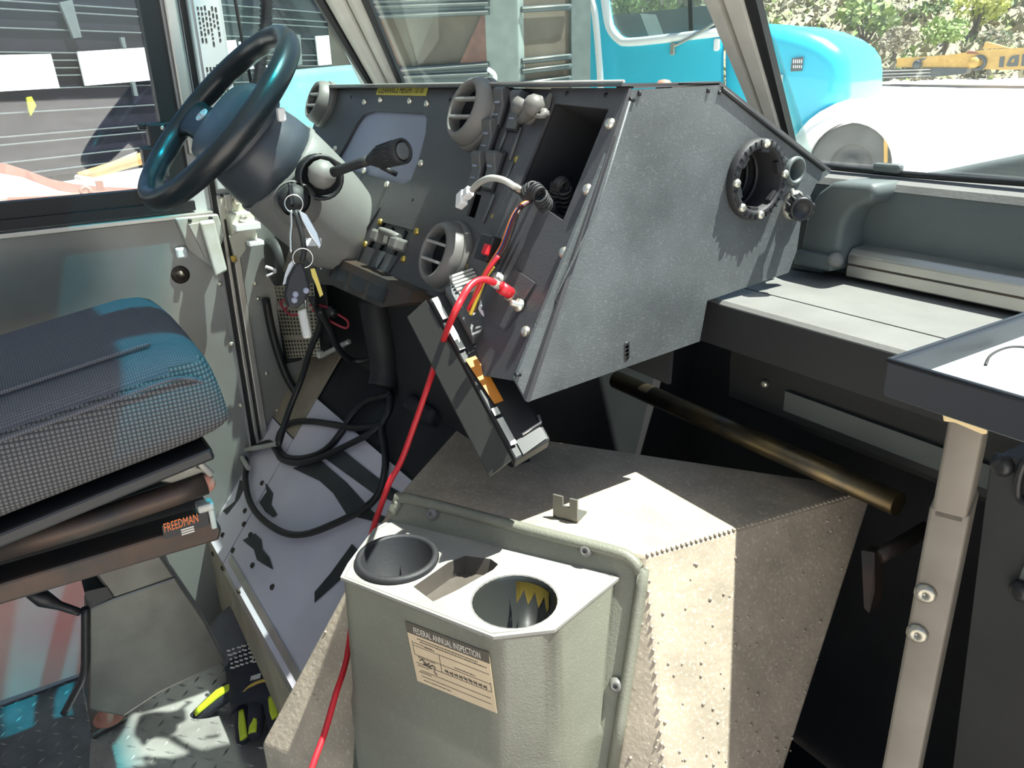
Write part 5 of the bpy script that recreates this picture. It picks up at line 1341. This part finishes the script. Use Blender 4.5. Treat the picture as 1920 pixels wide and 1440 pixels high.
# ---- yellow boom lying along the foot of the bank
bo = thing('crane_boom', 'long yellow crane boom with dark letters lying at the foot of the bank', 'boom', gh(1850, 29.5))
a0, a1 = PH(1676, 124, 30.2), PH(2060, 128, 28.6)
bn = (a1 - a0).cross(Z_).normalized()
if bn.dot(CAM - a0) < 0: bn = -bn
def BP(px, py, h=0): return PN(px, py, bn, a0 + bn * h)
b = B().prism([BP(1680, 126), BP(1682, 109), BP(1775, 103), BP(1850, 93), BP(2060, 82), BP(2060, 127), BP(1880, 131), BP(1800, 128)], -bn * .6); obj('boom_beam', b, boom_m, bo)
b = B().prism([BP(1588, 132, .05), BP(1740, 127, .05), BP(1815, 128, .05), BP(1810, 138, .05), BP(1745, 145, .05), BP(1588, 151, .05)], -bn * .4); obj('tail_section', b, rail_m, bo)
for y in (135, 141, 147): obj('tail_rail', B().tube([BP(1588, y, .08), BP(1745, y - 5, .08)], .025, 6, 1), alu, bo)
obj('letter_stroke', B().prism([BP(1873, 126, .01), BP(1875, 107, .01), BP(1884, 106, .01), BP(1881, 126, .01)], bn * .02), rail_m, bo, label='dark letter I')
dO = [BP(*p, .01) for p in ((1887, 122), (1893, 109), (1898, 105), (1911, 103), (1908, 124), (1890, 125))]; dI = [BP(*p, .01) for p in ((1894, 118), (1898, 111), (1903, 109), (1901, 119))]
obj('letter_bowl', B().holes(dO, [dI], bn * .02), rail_m, bo, label='dark letter D turned upside down')
obj('letter_bowl', B().holes([BP(*p, .01) for p in ((1915, 124), (1917, 102), (1935, 100), (1933, 123))], [[BP(*p, .01) for p in ((1921, 120), (1922, 106), (1929, 105), (1928, 119))]], bn * .02), rail_m, bo)
obj('letter_arc', B().ring(BP(1835, 118, .02), bn, .17, .06, 20, 6, 0, 2 * pi), rail_m, bo, label='dark letter C ring')
obj('pin_cap', B().lathe(BP(1828, 117, .02), bn, [(.16, 0), (.15, .12), (0, .14)], 20), boom_m, bo)
obj('hose_reel', B().lathe(BP(1721, 121, .02), bn, [(.13, 0), (.13, .1), (0, .1)], 18).tube([BP(1722, 114, .08), BP(1735, 109, .08)], .03, 6, 1), rail_m, bo)
b = B().prism([BP(1842, 92), BP(1848, 78), BP(1870, 84), BP(1890, 90)], -bn * .3); obj('boom_bracket', b, boom_m, bo)
obj('boom_cleat', B().prism([BP(1812, 101), BP(1814, 94), BP(1830, 97), BP(1836, 101)], -bn * .3), rust_m, bo)

# ---- cyan tractor truck
tk = thing('blue_truck', 'cyan conventional truck with white window frame and rounded hood parked beyond the windscreen', 'truck', gh(1400, 11))
k0_, k1_ = PH(1104, 160, 11.6), PH(1600, 160, 10.3)
tu = V((k1_.x - k0_.x, k1_.y - k0_.y, 0)).normalized(); tnn = tu.cross(Z_).normalized()
if tnn.dot(CAM - k0_) < 0: tnn = -tnn
def TK(px, py, h=0): return PN(px, py, tnn, k0_ + tnn * h)
win = [TK(*p) for p in ((1133, -60), (1138, 0), (1146, 46), (1160, 66), (1175, 72), (1260, 64), (1342, 54), (1342, -60))]
cabo = [TK(1104, -140), TK(1352, -140), TK(1352, 330), TK(1104, 330)]
obj('cab_side', B().holes(cabo, [win], -tnn * .08), blue_m, tk)
obj('window_trim', B().tube([TK(*p, .02) for p in ((1129, -60), (1135, 5), (1143, 50), (1160, 73), (1180, 79), (1260, 71), (1352, 60))], .055, 8, 3), white_m, tk)
obj('window_glass', B().prism([p - tnn * .03 for p in win], -tnn * .01), glass('truck_cab_glass', (.80, .85, .84), .04, .10, (.6, .65, .66)), tk)
obj('window_divider', B().prism([TK(1287, -60, -.02), TK(1292, 60, -.02), TK(1299, 60, -.02), TK(1295, -60, -.02)], -tnn * .05), gask, tk)
obj('cab_far_side', B().prism([TK(1104, 33, -1.9), TK(1352, 8, -1.9), TK(1352, 330, -1.9), TK(1104, 330, -1.9)], -tnn * .06), cowl_m, tk)
obj('seat_back', B().prism([TK(1180, 30, -1.0), TK(1200, 25, -1.0), TK(1225, 90, -1.0), TK(1160, 90, -1.0)], -tnn * .5), cowl_m, tk)
b = B(); hp_ = [(1350, 56), (1385, 46), (1425, 43), (1470, 46), (1510, 56), (1545, 70), (1570, 88), (1584, 108), (1588, 135), (1588, 180), (1578, 196), (1540, 230), (1350, 330)]
b.prism([TK(*p, .0) for p in hp_], -tnn * 1.7)
bmesh.ops.remove_doubles(b.bm, verts=b.bm.verts[:], dist=1e-5)
fe = [e for e in b.bm.edges if all(abs((v.co - k0_).dot(tnn)) < 1e-3 for v in e.verts)]
bmesh.ops.bevel(b.bm, geom=fe, offset=.22, segments=6, affect='EDGES', profile=.5, clamp_overlap=True)
obj('hood', b, blue_m, tk, smooth=50)
wc_ = PN(1590, 312, tnn, k0_ + tnn * .25); wr = (PN(1590, 232, tnn, k0_ + tnn * .25) - wc_).length
obj('tyre', B().lathe(wc_ - tnn * .12, tnn, [(wr * .5, .0), (wr * .55, .02), (wr * .9, .05), (wr * .99, .0), (wr * .99, -.22), (wr * .9, -.26)], 40, tu), tire_m, tk)
obj('rim_disc', B().lathe(wc_ - tnn * .14, tnn, [(wr * .56, .02), (wr * .5, -.04), (wr * .2, -.02), (wr * .18, .05), (0, .06)], 32, tu), tire_m, tk)
b = B(); rows = []
for i in range(19):
    a = radians(-10 + i * 11.1); d = tu * cos(a) + Z_ * sin(a)
    rows.append([b.bm.verts.new(wc_ + d * r_ + tnn * h_) for r_, h_ in ((wr * 1.03, .08), (wr * 1.03, -.5), (wr * 1.30, -.5), (wr * 1.55, -.25), (wr * 1.50, .0), (wr * 1.25, .09))])
for r0_, r1_ in zip(rows, rows[1:]):
    for k in range(6): b.bm.faces.new((r0_[k], r0_[(k + 1) % 6], r1_[(k + 1) % 6], r1_[k])).smooth = True
b.bm.faces.new(rows[0]); b.bm.faces.new(rows[-1])
obj('fender', b, white_m, tk, label='white front fender')
obj('bumper_strip', B().prism([TK(1657, 240, .2), TK(1664, 240, .2), TK(1664, 305, .2), TK(1657, 305, .2)], -tnn * .5), boom_m, tk)
obj('mirror_post', B().tube([TK(1100, -20, .18), TK(1113, 12, .18), TK(1119, 60, .18), TK(1124, 120, .18), TK(1127, 175, .18)], .042, 10), white_m, tk)
obj('mirror_arm', B().tube([TK(1262, 88, .05), TK(1300, 68, .1), TK(1346, 40, .2)], .018, 6), alu, tk)
obj('arm_foot', B().box(TK(1262, 92, .04), (.06, .06, .14), (tu, tnn, Z_), .01), alu, tk)
obj('door_hinge', B().box(TK(1344, 84, .03), (.07, .06, .14), (tu, tnn, Z_), .02), white_m, tk)
eb = obj('hood_emblem', B().prism([TK(1483, 134, .015), TK(1486, 110, .015), TK(1507, 107, .015), TK(1504, 133, .015)], tnn * .02), rail_m, tk, label='dark two line emblem plate on the hood side')
b = B()
for r_ in range(2):
    for k in range(5): b.box(TK(1488 + k * 3.7, 115 + r_ * 10, .036), (.011, .004, .04 if r_ == 0 else .03), (tu, tnn, Z_))
obj('emblem_letter', b, white_m, eb)
obj('hood_latch', B().box(TK(1462, 148, .03), (.07, .05, .1), (tu, tnn, Z_), .01), white_m, tk)

# ---- long dark ribbed trailer beyond the driver's window
ta = PH(150, 100, 17)
dA = V((-.53, .85, 0)).normalized(); nA = dA.cross(Z_).normalized()
if nA.dot(CAM - ta) < 0: nA = -nA
def TA(px, py, h=0): return PN(px, py, nA, ta + nA * h)
tl = thing('ribbed_trailer', 'long dark ribbed trailer side with white panels seen through the driver window', 'trailer', (ta.x, ta.y, gz(ta.x, ta.y)))
zA0, zA1 = gz(ta.x, ta.y) + .1, 4.6
s0, s1 = -9, 9.0
obj('side_wall', B().prism([V((0, 0, 0)) + ta.xyz * 1 - Z_ * ta.z + dA * s0 + Z_ * zA0, ta - Z_ * ta.z + dA * s1 + Z_ * zA0, ta - Z_ * ta.z + dA * s1 + Z_ * zA1, ta - Z_ * ta.z + dA * s0 + Z_ * zA1], -nA * 2.4), rib_m, tl)
z = zA0 + .1; rnd = random.Random(4); k = 0; first = None
while z < 3.4:
    c = ta - Z_ * ta.z + dA * ((s0 + s1) / 2) + Z_ * z + nA * .03
    if first is None:
        first = obj('rub_rail', B().box((0, 0, 0), (s1 - s0, .05, .022), (dA, nA, Z_), .006), cowl_m, tl); r_ = first
    else:
        r_ = first.copy(); COL.objects.link(r_)
    r_.location = c; attach(r_, tl); z += rnd.choice((.12, .20, .28, .36)); k += 1
for q_ in (((-40, 104), (93, 101), (110, 165), (-40, 174)), ((143, 97), (270, 89), (288, 150), (158, 161)), ((408, 77), (440, 75), (452, 131), (412, 135)), ((446, 78), (472, 78), (500, 125), (456, 131)), ((590, 68), (621, 66), (629, 120), (596, 123))):
    obj('white_panel', B().prism([TA(*p, .07) for p in q_], nA * .03), white_m, tl, label='bright white square panel')
for q_ in (((108, 5), (132, 0), (150, 70), (135, 72)), ((222, 70), (230, 70), (234, 90), (228, 90)), ((243, 153), (250, 153), (256, 180), (249, 180)), ((545, 65), (560, 65), (564, 121), (546, 124))):
    obj('upright_post', B().prism([TA(*p, .07) for p in q_], nA * .05), cowl_m, tl)
obj('maroon_post', B().prism([TA(620, 40, .1), TA(640, 40, .1), TA(650, 140, .1), TA(632, 140, .1)], nA * .1), rust_m, tl)
tag(obj('hi_vis_reflection', B().prism([TA(48, 183, .12), TA(57, 181, .12), TA(66, 198, .12), TA(56, 217, .12), TA(52, 205, .12)], nA * .03), neon), 'small neon yellow patch imitating a reflection in the driver window glass', 'reflection')  # added patch imitating a yellow reflection in the door glass
# ---- rusty pink bucket and orange beam near the driver's window
ld = thing('loader_bucket', 'rusty pink curved steel bucket edge just outside the driver window', 'bucket', gh(100, 4.5))
top_ = [(-60, 296), (12, 307), (50, 319), (95, 336), (140, 345), (190, 350), (265, 353)]
bot_ = [(-60, 318), (10, 330), (45, 339), (80, 353), (120, 363), (150, 367), (265, 364)]
b = B(); ra = [b.bm.verts.new(PH(x, y, 4.6)) for x, y in top_]; rb_ = [b.bm.verts.new(PH(x, y, 4.45)) for x, y in bot_]
for i in range(6): b.bm.faces.new((ra[i], ra[i + 1], rb_[i + 1], rb_[i])).smooth = True
bmesh.ops.solidify(b.bm, geom=b.bm.faces[:], thickness=.03)
obj('curved_edge', b, rust_m, ld)
b = B().prism([PH(14, 370, 4.2), PH(150, 366, 4.2), PH(265, 358, 4.2), PH(275, 420, 4.2), PH(10, 420, 4.2)], V((-.1, .02, 0))); obj('lower_beam', b, rust_m, ld)
b = B().prism([PH(-20, 322, 4.4), PH(40, 332, 4.4), PH(110, 358, 4.3), PH(150, 364, 4.3), PH(20, 372, 4.2), PH(-20, 372, 4.2)], V((-.2, 0, -.05))); obj('floor_plate', b, gnd_m, ld, label='pale dusty inside plate')
obj('lift_lug', B().ring(PH(161, 359, 4.15), (CAM - PH(161, 359, 4.15)).normalized(), .018, .009, 20, 8), rust_m, ld)
obj('gusset', B().box(PH(188, 353, 4.4), (.03, .03, .07)), rust_m, ld)
obb = thing('orange_beam', 'orange pipe beam with a pale bracket lying in front of the dark trailer', 'beam', gh(200, 9))
obj('pipe', B().tube([PH(148, 331, 9), PH(200, 317, 9), PH(245, 303, 9), PH(275, 295, 9)], [.04, .05, .055, .06], 10), log_m, obb)
obj('bracket', B().tube([PH(143, 333, 8.9), PH(170, 338, 8.8), PH(205, 343, 8.7)], .03, 6, 1), beige_m, obb)
obj('strut', B().tube([PH(212, 304, 9.1), PH(258, 286, 9.1)], .014, 6, 1), alu, obb)
# ---- teal box body close to the quarter window
b = B(); t_ = [PH(476, 137, 3.0), PH(692, 121, 3.6)]
dT = V((t_[1].x - t_[0].x, t_[1].y - t_[0].y, 0)); nT = dT.cross(Z_).normalized()
if nT.dot(CAM - t_[0]) < 0: nT = -nT
cT = (t_[0] + t_[1]) / 2; b.prism([t_[0], PH(600, 126, 3.35), PH(668, 120, 3.58), t_[1] - Z_ * .05, t_[1] - Z_ * .8, t_[0] - Z_ * .8], V((ray(620, 130).x, ray(620, 130).y, 0)).normalized() * .8); b.bevel(.03, 3)
th_ = tag(obj('teal_bonnet', b, teal_m, smooth=40), 'faded teal steel body right outside the quarter window', 'body')
# ---- brown box truck seen through the driver's half of the windscreen
bt = thing('brown_box_truck', 'brown weathered box truck with dark rub rails beyond the driver half windscreen', 'truck', gh(900, 9))
b0, b1, b2_, b3 = PH(620, 100, 9.9), PH(922, 100, 8.8), PH(974, 100, 8.75), PH(1104, 100, 9.3)
def flat(p, z): return V((p.x, p.y, z))
nB = (flat(b1, 0) - flat(b0, 0)).cross(Z_).normalized(); nB = nB if nB.dot(CAM - b0) > 0 else -nB
nC = (flat(b3, 0) - flat(b2_, 0)).cross(Z_).normalized(); nC = nC if nC.dot(CAM - b2_) > 0 else -nC
def BB(px, py, h=0): return PN(px, py, nB, b0 + nB * h)
def BC(px, py, h=0): return PN(px, py, nC, b2_ + nC * h)
obj('side_wall', B().prism([flat(b0, -.3), flat(b1, -.3), flat(b1, 3.6), flat(b0, 3.6)], -nB * 1.5), brown_m, bt)
obj('front_wall', B().prism([flat(b2_, -.3), flat(b3, -.3), flat(b3, 3.6), flat(b2_, 3.6)], -nC * 1.5), brown_m, bt)
b = B().prism([BB(918, 300, .06), BC(978, 300, .06), flat(BC(978, 300, .06), 3.6), flat(BB(918, 300, .06), 3.6)], -nB * .3); b.bevel(.02); obj('corner_post', b, teal_m and mat('grey_green_post', (.27, .31, .29), .5, var=.1), bt)
obj('edge_post', B().prism([BC(1072, 300, .04), BC(1106, 300, .04), flat(BC(1106, 300, .04), 3.6), flat(BC(1072, 300, .04), 3.6)], -nC * .2), cowl_m, bt)
for ya, yb_ in ((6, -4), (34, 22), (15, 6), (139, 121), (150, 138)):
    obj('rub_rail', B().tube([BB(640, ya, .05), BB(918, yb_, .05)], .03, 6, 1), rail_m, bt)
    obj('rail_highlight', B().tube([BB(690, ya - 2.5, .08), BB(915, yb_ - 1.5, .08)], .006, 5, 1), alu, bt)
for q_ in (((680, -20), (918, -30), (918, 24), (690, 38)), ((735, 138), (918, 120), (918, 170), (735, 170))): obj('rail_band', B().prism([BB(*p, .02) for p in q_], nB * .03), rail_m, bt)
for ya, yb_ in ((18, 13), (115, 106), (134, 124), (158, 147)):
    obj('front_rail', B().tube([BC(978, ya, .05), BC(1070, yb_, .05)], .03, 6, 1), rail_m, bt); obj('rail_highlight', B().tube([BC(980, ya - 3, .08), BC(1068, yb_ - 3, .08)], .008, 5, 1), alu, bt)
b = B().prism([BB(865, 118, .02), BB(905, 30, .02), BB(918, 28, .02), BB(918, 118, .02)], nB * .03); obj('rust_panel', b, rust_m and mat('faded_maroon', (.20, .10, .08), .7, var=.2), bt)
tag(obj('curved_hook', B().tube([BB(915, 130, .3), BB(926, 138, .3), BB(928, 150, .3), BB(920, 165, .3)], .022, 8), white_m), 'pale curved hook in front of the brown truck corner post', 'hook')
# own front end outside the right pane
b = B().prism([PY(1650, 335, 1.5), PY(1760, 318, 1.5), PY(1930, 283, 1.5), PY(2050, 270, 1.5), PY(2050, 420, 1.5), PY(1650, 400, 1.5)], (0, .5, -.05)); b.bevel(.02, 3)
tag(obj('hood_bulge', b, cowl_m, smooth=40), 'grey hood top of this van just outside the right windscreen pane', 'hood')
# small cap on the dash top
tag(obj('dash_top_sensor', B().lathe(PX(1245, 160, -.78), Z_, [(.010, -.006), (.010, .002), (.006, .006), (0, .007)], 16), rust_m), 'small round amber cap on the dashboard top edge', 'cap')
